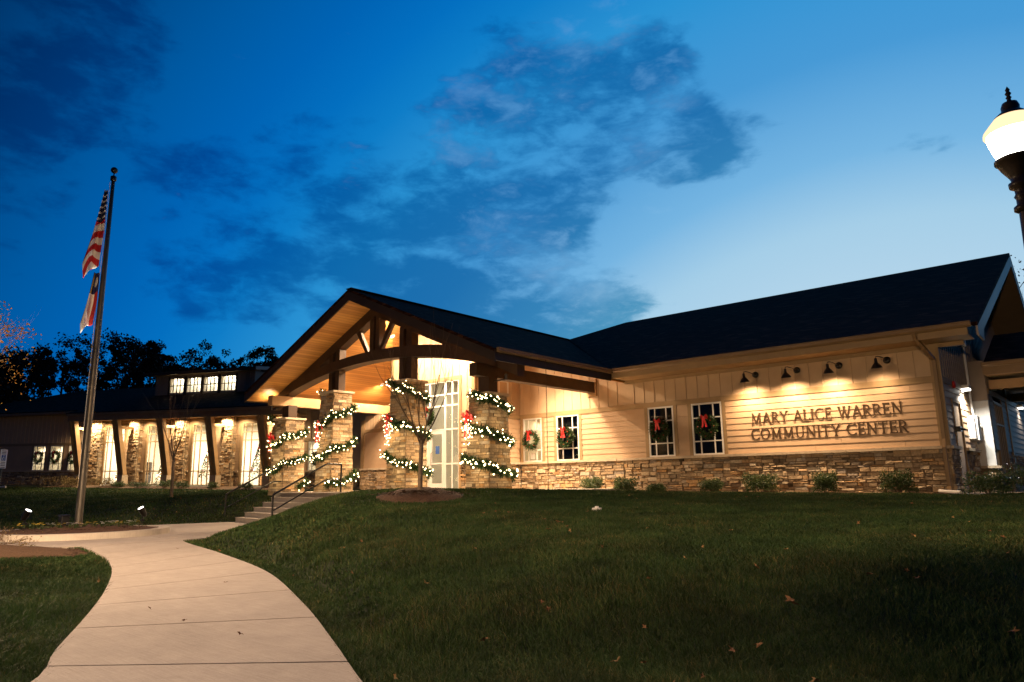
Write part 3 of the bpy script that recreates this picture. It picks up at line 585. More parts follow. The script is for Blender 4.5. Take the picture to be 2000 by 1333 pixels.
# bump wall, side wall and gable on the right end
mb = MB(SD); laps(mb, 22.05, 23.05, CAPZ, BB); laps(mb, 23.03, 24.21, 2.2, BB); laps(mb, 24.2, 38.5, CAPZ, BB); mb.box(26.3, 38.5, -.02, .0, -.6, CAPZ); obj('lap_siding', mb, 'siding', HALL)
gz = lambda a: 3.9+.4416*((a-21.1) if a < 30 else (38.9-a))-.16
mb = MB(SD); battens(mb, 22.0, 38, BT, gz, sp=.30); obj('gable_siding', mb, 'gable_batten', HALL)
mb = MB(SD); mb.box(22.04, 26.3, -.02, .034, BB, BT); mb.box(21.96, 22.13, -.02, .043, CAPZ, 3.5); mb.box(23.03, 23.12, -.02, .04, SLAB-.2, 2.2); mb.box(24.12, 24.21, -.02, .04, SLAB-.2, 2.2); mb.box(23.12, 24.12, -.02, .04, 2.12, 2.2); obj('trim', mb, 'trim', HALL)
mb = MB(SD); mb.box(23.13, 24.11, -.03, .0, -.36, 2.11); d1 = obj('side_door', mb, 'siding', HALL); mb = MB(SD); mb.tube([(23.22, 0, .72), (23.22, .06, .72), (23.34, .06, .72)], .014); obj('door_handle', mb, 'steel', d1)
mb = MB(frame((0, 26.3, 0), (1, 0, 0), (0, -1, 0))); stones(mb, -3.85, -3.36, -.5, .31); obj('stone_base', mb, 'stone', HALL); mb = MB(); mb.box(-3.85, -3.28, 26.17, 26.4, .31, .38); obj('stone_cap', mb, 'cap_stone', HALL)
mb = MB(); mb.box(-3.85, -3.40, 26.24, 26.34, .385, 2.36); obj('bump_panel', mb, 'grey_box', HALL)
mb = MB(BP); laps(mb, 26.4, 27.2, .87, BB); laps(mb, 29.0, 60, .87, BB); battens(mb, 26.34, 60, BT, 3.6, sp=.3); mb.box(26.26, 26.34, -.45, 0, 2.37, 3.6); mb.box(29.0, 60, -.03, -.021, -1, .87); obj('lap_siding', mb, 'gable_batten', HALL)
mb = MB(BP); stones(mb, 26.34, 27.2, -.5, .3); stones(mb, 29.1, 42, -.7, .79); obj('stone_base', mb, 'stone', HALL)
mb = MB(BP); mb.box(29.95, 30.2, -.02, .05, -.3, 3.6); mb.box(26.35, 60, -.02, .036, BB, BT); obj('trim', mb, 'trim', HALL)
window(BP, 27.25, 28.95, .0, 2.4, HALL, (.25, .5, .75), (.72,), fw=.07, blind=False, dep=.8, rw='interior_wall', mat='trim')
# roofs
sh = MB(); th = Vector((0, 0, -.10))
P = lambda *q: [Vector(p) for p in q]
sh.prism(P((-2.72, 21.1, 3.9), (-2.62, 30, 7.83), (-18.5, 30, 7.83), (-20.64, 28.1, 6.99), (-13.68, 21.1, 3.9)), th)
sh.prism(P((-2.62, 30, 7.83), (-2.72, 38.9, 3.9), (-27, 38.9, 3.9), (-18.5, 30, 7.83)), th); sh.prism(P((-18.5, 30, 7.83), (-27, 38.9, 3.9), (-27, 30, 4.0), (-20.7, 28.12, 6.98)), th)
obj('roof', sh, 'shingle', HALL)
sh = MB(); sh.prism(P((EAVE_R, 15.0, EAVE_Z), (EAVE_R, 21.1, EAVE_Z), (R_X, 28.12, R_Z), (R_X, 15.0, R_Z)), th); sh.prism(P((EAVE_L, 15.0, EAVE_Z), (R_X, 15.0, R_Z), (R_X, 28.12, R_Z), (EAVE_L, 28.12, EAVE_Z)), th)
sh.bar((R_X, 15, R_Z+.01), (R_X, 28.1, R_Z+.01), .3, .03); obj('porch_roof', sh, 'shingle', HALL)
# porch ceiling and overhang boards
c = MB()
for xa, xb in ((EAVE_R-.04, R_X), (R_X, EAVE_L+.04)):
    c.prism(P((xa, 15.07, ceilz(xa)), (xb, 15.07, ceilz(xb)), (xb, 22.0, ceilz(xb)), (xa, 22.0, ceilz(xa))), (0, 0, .05))
obj('porch_ceiling', c, 'pine_ceiling', HALL)
f = MB()
for xa in (EAVE_R+.02, EAVE_L-.02): f.prism(P((xa, 15.02, roofz(xa)-.03), (R_X, 15.02, R_Z-.03), (R_X, 15.02, R_Z-.42), (xa, 15.02, roofz(xa)-.40)), (0, .05, 0))
obj('rake_fascia', f, 'fascia_dark', HALL)
f = MB(); f.box(EAVE_R-.03, EAVE_R+.01, 15.07, 21.06, 3.52, 3.80); f.box(EAVE_L-.01, EAVE_L+.03, 15.07, 28, 3.50, 3.80); obj('fascia', f, 'fascia_dark', HALL)
def gutter(mb, p, q, n):
    p, q, n = Vector(p), Vector(q), Vector(n); prof = [(0, 0), (.07, -.0), (.10, .05), (.10, .115), (.125, .125), (.125, .14), (0, .14)]
    mb.prism([p+n*a+Vector((0, 0, b)) for a, b in prof], q-p)
g = MB(); gutter(g, (EAVE_R+.01, 15.1, 3.76), (EAVE_R+.01, 20.97, 3.76), (1, 0, 0)); gutter(g, (-13.55, 21.06, 3.78), (-2.85, 21.06, 3.78), (0, -1, 0)); gutter(g, (EAVE_L-.01, 15.1, 3.75), (EAVE_L-.01, 28, 3.75), (-1, 0, 0)); obj('gutter', g, 'gutter', HALL)
f = MB(); f.box(-13.66, -2.95, 21.07, 21.10, 3.60, 3.79); obj('fascia', f, 'trim', HALL)
f = MB(); f.box(-13.66, -2.95, 21.102, 22.0, 3.60, 3.63); obj('soffit', f, 'soffit_tan', HALL)
f = MB(); f.prism(P((-2.72, 21.1, 3.79), (-2.62, 30, 7.72), (-2.62, 30, 7.36), (-2.72, 22.1, 3.86), (-2.74, 22.1, 3.55), (-2.72, 21.1, 3.56)), (-.05, 0, 0)); f.prism(P((-2.62, 30, 7.72), (-2.72, 38.9, 3.79), (-2.72, 38.9, 3.45), (-2.62, 30, 7.36)), (-.05, 0, 0)); obj('rake_fascia', f, 'grey_fascia', HALL)
f = MB(); f.prism(P((-2.78, 22.0, 3.96), (-2.68, 30, 7.48), (-3.85, 30, 7.48), (-3.85, 22.0, 3.96)), (0, 0, .03)); f.prism(P((-2.68, 30, 7.48), (-2.78, 38.8, 3.6), (-3.85, 38.8, 3.6), (-3.85, 30, 7.48)), (0, 0, .03)); obj('rake_soffit', f, 'soffit_tan', HALL)
# downspout on the right corner
d_ = MB(); d_.bar((-4.15, 21.0, 3.80), (-4.15, 21.06, 3.66), .09, .07); d_.bar((-4.15, 21.03, 3.68), (-3.93, 21.88, 3.18), .09, .07); d_.bar((-3.93, 21.9, 3.2), (-3.93, 21.9, 1.02), .09, .07, up=(0, 1, 0)); d_.bar((-3.93, 21.9, 1.04), (-3.93, 21.76, .80), .09, .07); d_.bar((-3.93, 21.77, .82), (-3.93, 21.80, -.22), .09, .07, up=(0, 1, 0)); d_.bar((-3.93, 21.80, -.20), (-3.90, 21.5, -.32), .09, .07)
obj('downspout', d_, 'gutter', HALL)
# canopy over the side entrance
cv = MB(); cv.prism(P((-3.35, 26, 3.50), (6, 26, 3.50), (6, 29.2, 4.83), (-3.35, 29.2, 4.83)), th); cv.prism(P((-3.35, 29.2, 4.83), (6, 29.2, 4.83), (6, 32.5, 3.5), (-3.35, 32.5, 3.5)), th); cn = obj('canopy_roof', cv, 'shingle', HALL)
cv = MB(); gutter(cv, (-3.4, 25.98, 3.36), (6, 25.98, 3.36), (0, -1, 0)); cv.box(-3.4, 6, 26.0, 26.04, 3.12, 3.38); obj('canopy_gutter', cv, 'gutter', HALL)
cv = MB(); cv.box(-3.35, 6, 26.5, 26.75, 2.72, 3.0); cv.box(-3.35, 6, 31.5, 31.75, 2.72, 3.0); obj('canopy_beam', cv, 'tan_timber', HALL)
cv = MB(); cv.box(-3.35, 6, 26.05, 32.4, 3.10, 3.13); obj('canopy_soffit', cv, 'soffit_tan', HALL)

# ------------------------------------------------------------------ porch timber frame and stone piers (parts of the hall)
TY0, TY1 = 16.20, 16.55
def chordz(x): return ceilz(x)-.02
mb = MB()
for xa in (EAVE_R-.15, EAVE_L+.15): mb.prism(P((xa, TY0, chordz(xa)), (R_X, TY0, chordz(R_X)), (R_X, TY0, chordz(R_X)-.42), (xa, TY0, chordz(xa)-.36)), (0, TY1-TY0, 0))
obj('top_chord', mb, 'timber', HALL)
at = lambda x: 4.87-.0215*(x+20.6)**2; ab = lambda x: 4.50-.0245*(x+20.8)**2
mb = MB(); N = 36; A = [-26.95+(12.3)*i/N for i in range(N+1)]; y0, y1 = TY0-.06, TY1+.06
for p, q in zip(A, A[1:]):
    mb.add([(p, y0, ab(p)), (q, y0, ab(q)), (q, y0, at(q)), (p, y0, at(p)), (p, y1, ab(p)), (q, y1, ab(q)), (q, y1, at(q)), (p, y1, at(p))], [(0, 1, 2, 3), (7, 6, 5, 4), (0, 4, 5, 1), (3, 2, 6, 7)])
obj('arched_tie_beam', mb, 'timber', HALL)
def post2(xc, z0, z1, w=.66, mat='timber'):      # a pair of posts with a thinner spacer between them
    mb = MB(); mb.box(xc-w/2, xc-w/2+.22, TY0+.025, TY1-.025, z0, z1); mb.box(xc+w/2-.22, xc+w/2, TY0+.025, TY1-.025, z0, z1); mb.box(xc-w/2+.22, xc+w/2-.22, TY0+.14, TY1-.05, z0, z1); obj('post', mb, mat, HALL)
post2(-20.72, at(-20.7)-.02, chordz(-20.7)-.3, .56)
COLS = [(-26.35, 2.80, True), (-23.15, 3.60, False), (-18.98, 3.60, False), (-15.2, 2.80, True)]; CY = 16.38
for x, z, short in COLS[1:3]:
    post2(x, z, ab(x)+.03); post2(x, at(x)-.03, chordz(x)-.3)
for x, z, short in (COLS[0], COLS[3]):
    mb = MB(); mb.box(x-.22, x+.22, CY-.2, CY+.2, z, 3.32); obj('post', mb, 'timber', HALL)
mb = MB()
for s in (-1, 1): mb.prism(P((-20.80+s*.25, TY0+.05, 4.80), (-20.80+s*.42, TY0+.05, 4.80), (-20.80+s*1.16, TY0+.05, 5.88), (-20.80+s*.97, TY0+.05, 5.98)), (0, .13, 0))
obj('diagonal_brace', mb, 'timber', HALL)
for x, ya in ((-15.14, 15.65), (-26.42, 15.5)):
    mb = MB(); mb.box(x-.16, x+.16, ya, 21.97, 3.30, 3.69); obj('side_beam', mb, 'beam_timber' if x > -20 else 'tan_timber', HALL)  # left beam is given a paler tan: its lit look is in the colour
mb = MB(); mb.box(-15.36, -14.92, 21.93, 21.999, 3.18, 3.80); mb.box(-26.1, -23.5, 21.6, 21.95, 3.22, 3.68); obj('beam_bracket', mb, 'tan_timber', HALL)
def pier(x, ztop):
    mb = MB(); z = SLAB-.12; H0, H1 = .50, .41; zt = ztop-.08
    while z < zt-.01:
        h = min(rnd.choice((.055, .07, .085, .10, .12)), zt-z); h = h if zt-z-h > .03 else zt-z; t = (z-SLAB)/(zt-SLAB); hw = H0+(H1-H0)*t
        for (ux, uy, nx_, ny_) in ((1, 0, 0, -1), (0, 1, 1, 0), (-1, 0, 0, 1), (0, -1, -1, 0)):
            a = -hw
            while a < hw-.01:
                wd = rnd.uniform(.14, .42); e = min(a+wd, hw); e = e if hw-e > .06 else hw; d = hw+rnd.uniform(.0, .035); g = .006
                q = lambda aa, bb, zz: (x+ux*aa+nx_*bb, CY+uy*aa+ny_*bb, zz)
                mb.add([q(a+g, hw-.05, z+g), q(e-g, hw-.05, z+g), q(e-g, hw-.05, z+h-g), q(a+g, hw-.05, z+h-g), q(a+g, d, z+g), q(e-g, d, z+g), q(e-g, d-.005, z+h-g), q(a+g, d-.005, z+h-g)], [(4, 5, 6, 7), (0, 1, 5, 4), (1, 2, 6, 5), (2, 3, 7, 6), (3, 0, 4, 7)]); a = e
        mb.box(x-hw+.012, x+hw-.012, CY-hw+.012, CY+hw-.012, z, z+h, .08); z += h
    o = obj('stone_column', mb, 'stone', HALL); c = MB(); c.box(x-.49, x+.49, CY-.49, CY+.49, ztop-.08, ztop); obj('column_cap', c, 'cap_stone', o, bevel=.012)
for x, z, s in COLS: pier(x, z)
# recessed porch lights: first two seen, the others assumed, added to light walls
for i, (x, y) in enumerate([(-22.2, 18.3), (-25.4, 20.4), (-19.0, 18.4), (-16.3, 18.6), (-24.6, 17.6), (-16.0, 20.7), (-21.1, 17.3)]):
    z = ceilz(x); sl = KL if x < R_X else -KR; nrm = Vector((sl, 0, -1)).normalized()
    o = thing('ceiling_light', 'x', 'light', (x, y, z), group='recessed lights in the porch ceiling')
    o['label'] = ['round recessed light high in the pine ceiling behind the truss', 'round recessed light low in the pine ceiling near the back wall', 'assumed recessed light right of the porch ridge above the door', 'assumed recessed light above the right side beam', 'assumed recessed light above the left tall column', 'assumed recessed light at the back right corner of the porch', 'assumed recessed light just left of the porch ridge behind the truss'][i]
    mb = MB(); mb.lathe([(.075, 0), (.10, 0), (.105, .012), (.10, .02), (.075, .02)], Vector((x, y, z))-nrm*.004, 16, nrm); obj('trim_ring', mb, 'white_paint', o)
    mb = MB(); mb.lathe([(.0, .0), (.078, .0), (.078, .006), (0, .006)], Vector((x, y, z))+nrm*.001, 16, nrm); obj('bulb', mb, 'can_glow', o)
    lamp('can_lamp', 'SPOT', Vector((x, y, z))+nrm*.05, [1300, 1200, 2600, 3600, 1300, 3000, 1500][i], (1, .70, .44), o, (0, 0, -1), spot=[172, 172, 168, 128, 172, 128, 176][i], blend=[.3, .3, .6, 1, .3, 1, .15][i], rad=.14)
for i, (x, y, lb, pw) in enumerate([(-26.95, 15.9, 'assumed small uplight at the left beam end, added to light the pine overhang', 75), (-14.45, 16.4, 'assumed small uplight added at the right beam end under the eave', 25)]):  # unseen fixtures, assumed and added to brighten the overhang boards and eave
    o = thing('assumed_uplight', lb, 'light', (x, y, 3.28), group='assumed uplights on the side beams'); mb = MB(); mb.lathe([(0, -.12), (.05, -.12), (.055, .06), (.045, .06), (.042, .03), (0, .03)], (x, y, 3.28), 14); mb.box(min(x, x+(.4 if i == 0 else -.5)), max(x, x+(.4 if i == 0 else -.5)), y-.02, y+.02, 3.16, 3.20); obj('can', mb, 'black_metal', o)
    mb = MB(); mb.lathe([(0, 0), (.04, 0), (.04, .008), (0, .008)], (x, y, 3.315), 12); obj('lens', mb, 'can_glow', o); lamp('uplight', 'SPOT', (x, y, 3.345), pw, (1, .74, .44), o, (-.35 if i == 0 else .3, -.25, 1), spot=105, blend=.7, rad=.04)

# ------------------------------------------------------------------ left wing (local: s along the wall to the left, out towards the lawn, z)
WING = thing('side_wing', 'long low wing with tall lit windows between stone piers and raking timber struts', 'building', tuple(wing_pt(12, 0, 0)))
def wobj(nm, mb, mat, par=None, **k): return obj(nm, mb, mat, par or WING, **k)
WS = [5.5, 9.3, 13.05, 16.7, 20.45]; WPIL = [5.3, 9.07, 12.75, 16.6, 19.95]
TW = [(6.35, 8.2), (10.35, 12.06), (14.0, 15.75), (17.7, 19.45)]; SW3 = [(24.85, 26.05), (23.2, 24.4), (21.6, 22.65)]; RW = [(2.4, 3.35)]
st = MB(WG); cp = MB(WG); lp = MB(WG); tr = MB(WG); bt = MB(WG)
edges = [-1.5]+[e for a, b in sorted(TW) for e in (a-.12, b+.12)]+[34]
for a0, a1 in zip(edges[::2], edges[1::2]): stones(st, a0, a1, -.6, .81, 0, .06); cp.box(a0, a1, -.02, .11, .81, .89)
e = -1.5
for a, b in RW+sorted(SW3):
    for q0, q1 in ((e, a-.12),): 
        if q0 < 4 < q1: laps(lp, q0, 4.2, .89, 2.56); laps(lp, 20.8, q1, .89, 2.56)
        elif q1 > q0: laps(lp, q0, q1, .89, 2.56)
    tr.box(a-.12, a-.01, -.02, .03, .89, 2.56); tr.box(b+.01, b+.12, -.02, .03, .89, 2.56); e = b+.12
laps(lp, e, 34, .89, 2.56); tr.box(-1.5, 4.2, -.02, .036, 2.56, 2.73); tr.box(20.8, 34, -.02, .036, 2.56, 2.73)
battens(bt, -1.5, 4.2, 2.73, 4.6); battens(bt, 20.8, 34, 2.73, 4.75); e = 4.2
for a, b in sorted(TW):
    laps(lp, e, a-.12, .89, 4.15); tr.box(a-.12, a-.01, -.02, .035, .0, 3.9); tr.box(b+.01, b+.12, -.02, .035, 0, 3.9); tr.box(a-.01, b+.01, -.02, .035, 3.77, 3.9); laps(lp, a-.12, b+.12, 3.9, 4.15); e = b+.12
laps(lp, e, 20.8, .89, 4.15)
wobj('stone_base', st, 'stone'); wobj('stone_cap', cp, 'cap_stone'); wobj('lap_siding', lp, 'siding'); wobj('trim', tr, 'trim'); wobj('batten_siding', bt, 'batten')
for a, b in TW:
    W = b-a; storefront(WG, a, b, .0, 3.76, [(a+W*.22, .04), (a+W*.62, .04), (a+W*.86, .03)], [(3.18, a+.05, b-.05), (2.70, a+.05, b-.05), (.86, a+.05, b-.05)], WING, mat='soffit_tan', t=.06, name='window')
for a, b in SW3+RW: window(WG, a, b, .89, 2.56, WING, (.25, .75), (.25, .73), glass='glass', blind=False, rw='interior_wall', dep=1.4, mt=.05)
for s in WPIL:
    mb = MB(WG); stones(mb, s-.46, s+.46, -.4, 4.1, .30, .06); 
    sd = MB(WG @ Matrix(((0, -1, 0, s-.46+.06), (1, 0, 0, 0), (0, 0, 1, 0), (0, 0, 0, 1)))); stones(sd, 0, .34, -.4, 4.1, .0, .06)
    s2 = MB(WG @ Matrix(((0, 1, 0, s+.46-.06), (1, 0, 0, 0), (0, 0, 1, 0), (0, 0, 0, 1)))); stones(s2, 0, .34, -.4, 4.1, .0, .06)
    o = wobj('stone_pier', mb, 'stone'); wobj('pier_side', sd, 'stone', o); wobj('pier_side', s2, 'stone', o)
for s in WS:
    mb = MB(WG); mb.bar((s-.17, .82, .62), (s-.17, 1.62, 4.05), .13, .28, (0, 1, 0)); mb.bar((s+.17, .82, .62), (s+.17, 1.62, 4.05), .13, .28, (0, 1, 0)); mb.bar((s, .80, .62), (s, 1.60, 4.05), .22, .18, (0, 1, 0)); o = wobj('raking_strut', mb, 'tan_timber')
    mb = MB(WG); mb.bar((s, 1.45, 3.55), (s, .3, 3.55), .14, .16); wobj('brace', mb, 'tan_timber', o)
    mb = MB(WG); mb.box(s-.22, s+.22, .58, 1.02, -.3, .62); wobj('strut_footing', mb, 'cap_stone', o)
mb = MB(WG); mb.box(3.6, 20.85, 1.66, 1.72, 3.98, 4.36); wobj('fascia', mb, 'gutter'); mb = MB(WG); mb.box(3.6, 20.85, 0.0, 1.66, 4.10, 4.14); wobj('soffit', mb, 'soffit_tan')
mb = MB(WG); mb.box(3.6, 20.9, 1.72, 1.83, 4.34, 4.46); mb.box(20.9, 34.5, .62, .74, 4.62, 4.76); mb.box(20.9, 34.5, .0, .62, 4.60, 4.64); mb.box(20.9, 34.5, .56, .62, 4.62, 4.8); wobj('gutter', mb, 'gutter')
mb = MB(WG)
def rq(*q): mb.prism([Vector(p) for p in q], (0, 0, -.10))
rq((3.4, 1.80, 4.52), (20.95, 1.80, 4.52), (20.95, -4.0, 6.25), (3.4, -4.0, 6.25)); rq((-3, .7, 4.78), (3.4, .7, 4.78), (3.4, -4, 6.25), (-3, -4, 6.25)); rq((20.95, .7, 4.82), (35, .7, 4.82), (35, -4, 6.25), (20.95, -4, 6.25))
rq((-3, -4, 6.25), (35, -4, 6.25), (34, -9, 7.7), (-3, -9, 7.7)); rq((-3, -9, 7.7), (34, -9, 7.7), (34, -16, 5), (-3, -16, 5)); wobj('roof', mb, 'shingle')
mb = MB(WG); mb.add([(35, .6, .0), (35, -16, 0), (35, -9, 7.6), (35, -4, 6.2), (35, .6, 4.7)], [(0, 1, 2, 3, 4)]); wobj('end_wall', mb, 'batten')
DW = [(17.1, 18.45), (15.55, 16.9), (14.05, 15.4), (12.5, 13.85)]
mb = MB(WG); battens(mb, 10.9, 12.4, 5.9, 7.62, -3.95); battens(mb, 18.55, 19.8, 5.9, 7.62, -3.95); mb.box(10.9, 10.94, -9, -3.95, 5.9, 7.62); mb.box(19.76, 19.8, -9, -3.95, 5.9, 7.62); mb.box(12.4, 18.55, -4.0, -3.95, 5.9, 6.33); mb.box(12.4, 18.55, -4.0, -3.95, 7.4, 7.62)
do = wobj('dormer', mb, 'gable_batten')
mb = MB(WG)
for q0, q1 in ((12.4, 12.5), (13.85, 14.05), (15.4, 15.55), (16.9, 17.1), (18.45, 18.55)): mb.box(q0, q1, -4.0, -3.91, 6.2, 7.5)
wobj('trim', mb, 'fascia_dark', do)
DFR = WG @ Matrix.Translation((0, -3.95, 0))
for a, b in DW: window(DFR, a, b, 6.33, 7.40, WING, (.25, .5, .75), (.5,), mat='fascia_dark', glass='glass', blind=False, rw='interior_wall', dep=.9, mt=.05, fw=.04)
mb = MB(WG); mb.prism([(10.4, -3.35, 7.70), (20.3, -3.35, 7.70), (20.3, -9, 8.35), (10.4, -9, 8.35)], (0, 0, .09)); wobj('dormer_roof', mb, 'shingle')
mb = MB(WG); mb.box(10.35, 20.35, -3.36, -3.30, 7.58, 7.80); wobj('fascia', mb, 'fascia_dark', do); mb = MB(WG); mb.prism([(10.36, -3.35, 7.60), (10.36, -9, 8.2), (10.36, -9, 8.42), (10.36, -3.35, 7.82)], (.05, 0, 0)); wobj('fascia', mb, 'grey_fascia', do)
mb = MB(WG); mb.box(10.45, 20.25, -3.95, -3.36, 7.60, 7.63); wobj('soffit', mb, 'soffit_tan', do)
lamp('dormer_soffit_lamp', 'AREA', WG @ Vector((15, -3.72, 6.15)), 14, parent=WING, aim=(0, 0, 1), size=(7, .2))
for a, b in DW: lamp('room_light', 'AREA', WG @ Vector(((a+b)/2, -4.2, 7.25)), 60, (1, .88, .70), WING, WN*-1+Vector((0, 0, -.3)), (1.1, .2))
for a, b in SW3+RW: lamp('room_light', 'AREA', WG @ Vector(((a+b)/2, -.6, 2.48)), 30 if a > 4 else 36, (1, .85, .64), WING, Vector((0, 0, -1))-WN*.4, (.8, .3))
# big room behind the tall windows
mb = MB(WG); R8 = [(s, o, z) for z in (-.05, 4.05) for o in (-.07, -5.5) for s in (5.0, 20.7)]
mb.add(R8, [(2, 3, 7, 6), (0, 2, 6, 4), (1, 3, 7, 5), (4, 5, 7, 6)]); ro = wobj('room', mb, 'interior_wall'); mb = MB(WG); mb.add(R8, [(0, 1, 3, 2)]); wobj('room_floor', mb, 'interior_floor', ro)
mb = MB(WG)
for s in (6.9, 10.9, 14.4, 18.0): mb.box(s-.5, s+.5, -5.48, -5.44, 0, 2.1)
wobj('room_door', mb, 'frame_wood', ro)
for s in (7.2, 11.2, 14.9, 18.6): lamp('room_light', 'AREA', WG @ Vector((s, -2.6, 4.0)), 640, (1, .86, .66), WING, (0, 0, -1), (2.2, 1.6))
# wall wash lamps at the head of each pier
for s in WPIL:
    lamp('pier_lamp', 'SPOT', WG @ Vector((s+.05, .75, 4.04)), 750, (1, .72, .42), WING, (0, 0, -1), spot=165, blend=.7, rad=.05)
for s in TW: lamp('pier_lamp', 'SPOT', WG @ Vector(((s[0]+s[1])/2+.7, .55, 4.04)), 240, (1, .72, .42), WING, (0, 0, -1), spot=160, blend=.8, rad=.05)

# ------------------------------------------------------------------ things on and around the buildings
# raised serif lettering
GLY = {  # strokes: (kind, data, weight)
 'A': (.76, [((.06, .02), (.38, 1), .055), ((.38, 1), (.70, .02), .125), ((.17, .34), (.58, .34), .05), ((-.04, .02), (.16, .02), .04), ((.58, .02), (.82, .02), .04)]),
 'L': (.56, [((.12, 0), (.12, 1), .12), ((.12, .025), (.54, .025), .05), ((.53, .0), (.55, .2), .04), ((0, .98), (.25, .98), .04), ((0, .02), (.2, .02), .04)]),
 'I': (.30, [((.14, 0), (.14, 1), .12), ((.01, .98), (.27, .98), .04), ((.01, .02), (.27, .02), .04)]),
 'E': (.58, [((.12, 0), (.12, 1), .12), ((.12, .975), (.52, .975), .05), ((.12, .51), (.44, .51), .05), ((.12, .025), (.54, .025), .05), ((.51, .82), (.51, 1), .04), ((.44, .42), (.44, .6), .04), ((.53, 0), (.55, .2), .04), ((0, .98), (.2, .98), .04), ((0, .02), (.2, .02), .04)]),
 'M': (.98, [((.13, .02), (.16, 1), .055), ((.16, 1), (.47, .06), .12), ((.47, .06), (.78, 1), .055), ((.80, .02), (.79, 1), .12), ((0, .02), (.26, .02), .04), ((.68, .02), (.94, .02), .04), ((.05, .98), (.22, .98), .04), ((.72, .98), (.90, .98), .04)]),
 'N': (.86, [((.13, .02), (.13, 1), .055), ((.13, 1), (.70, .02), .12), ((.70, .02), (.70, 1), .055), ((0, .02), (.26, .02), .04), ((0, .98), (.2, .98), .04), ((.57, .98), (.83, .98), .04)]),
 'Y': (.72, [((.06, .98), (.36, .48), .12), ((.36, .48), (.64, .98), .055), ((.36, 0), (.36, .5), .12), ((-.04, .98), (.19, .98), .04), ((.53, .98), (.76, .98), .04), ((.23, .02), (.49, .02), .04)]),
 'W': (1.06, [((.08, .98), (.30, .02), .12), ((.30, .02), (.54, .98), .055), ((.48, .98), (.72, .02), .12), ((.72, .02), (.97, .98), .055), ((-.04, .98), (.2, .98), .04), ((.38, .98), (.62, .98), .04), ((.86, .98), (1.06, .98), .04)]),
 'T': (.68, [((.33, 0), (.33, 1), .12), ((.02, .97), (.64, .97), .055), ((.02, .82), (.03, .99), .04), ((.64, .82), (.63, .99), .04), ((.2, .02), (.46, .02), .04)]),
 'R': (.70, [((.12, 0), (.12, 1), .12), ('arc', .24, .735, .27, .245, -90, 90, .10), ((.1, .98), (.26, .98), .045), ((.1, .49), (.28, .49), .045), ((.3, .49), (.62, .02), .115), ((0, .98), (.14, .98), .04), ((0, .02), (.25, .02), .04), ((.56, .02), (.72, .02), .04)]),
 'C': (.76, [('arc', .44, .5, .39, .48, 48, 312, .10), ((.71, .80), (.73, .98), .045), ((.69, .06), (.72, .2), .04)]),
 'O': (.86, [('arc', .42, .5, .37, .48, 0, 360, .10)]),
 'U': (.80, [((.13, .3), (.13, 1), .12), ((.66, .3), (.66, 1), .06), ('arc', .395, .32, .265, .31, 180, 360, .08), ((0, .98), (.27, .98), .04), ((.54, .98), (.79, .98), .04)])}
SIGN = thing('wall_lettering', 'dark raised serif letters reading MARY ALICE WARREN COMMUNITY CENTER on tan siding', 'sign', (-7, 21.94, 1.7))
def letters(text, x0, x1, zb0, zb1, h):
    wd = [(.42 if ch == ' ' else GLY[ch][0]+.10) for ch in text]; k = (x1-x0)/sum(wd); x = x0
    for ch, wch in zip(text, wd):
        if ch != ' ':
            mb = MB(); zb = zb0+(zb1-zb0)*(x-x0)/(x1-x0)
            def st_(p, q, wt, lay):
                p, q = Vector((p[0]*k, p[1]*h)), Vector((q[0]*k, q[1]*h)); d = (q-p).normalized(); nn = Vector((-d.y, d.x))*(wt*.95+.026)*h*.5; y = 21.960-lay*.0004
                mb.prism([(x+a.x, y, zb+a.y) for a in (p-nn, q-nn, q+nn, p+nn)], (0, .02, 0))
            for i, s in enumerate(GLY[ch][1]):
                if s[0] == 'arc':
                    _, cx, cy, rx, ry, a0, a1, wt = s; n = 14; pr = None
                    for j in range(n+1):
                        a = math.radians(a0+(a1-a0)*j/n); tw = wt*(.75+.75*abs(math.cos(a)))
                        o_, i_ = ((cx+(rx+tw/2*h/k)*math.cos(a))*k, (cy+(ry+tw*.3)*math.sin(a))*h), ((cx+(rx-tw/2*h/k)*math.cos(a))*k, (cy+(ry-tw*.3)*math.sin(a))*h)
                        if pr: mb.prism([(x+q[0], 21.960, zb+q[1]) for q in (pr[0], o_, i_, pr[1])], (0, .02, 0))
                        pr = (o_, i_)
                else: st_(s[0], s[1], s[2], i+1)
            obj('letter', mb, 'bronze', SIGN)
        x += wch*k
letters('MARY ALICE WARREN', -9.14, -4.80, 1.765, 1.785, .33); letters('COMMUNITY CENTER', -9.17, -4.72, 1.29, 1.265, .335)
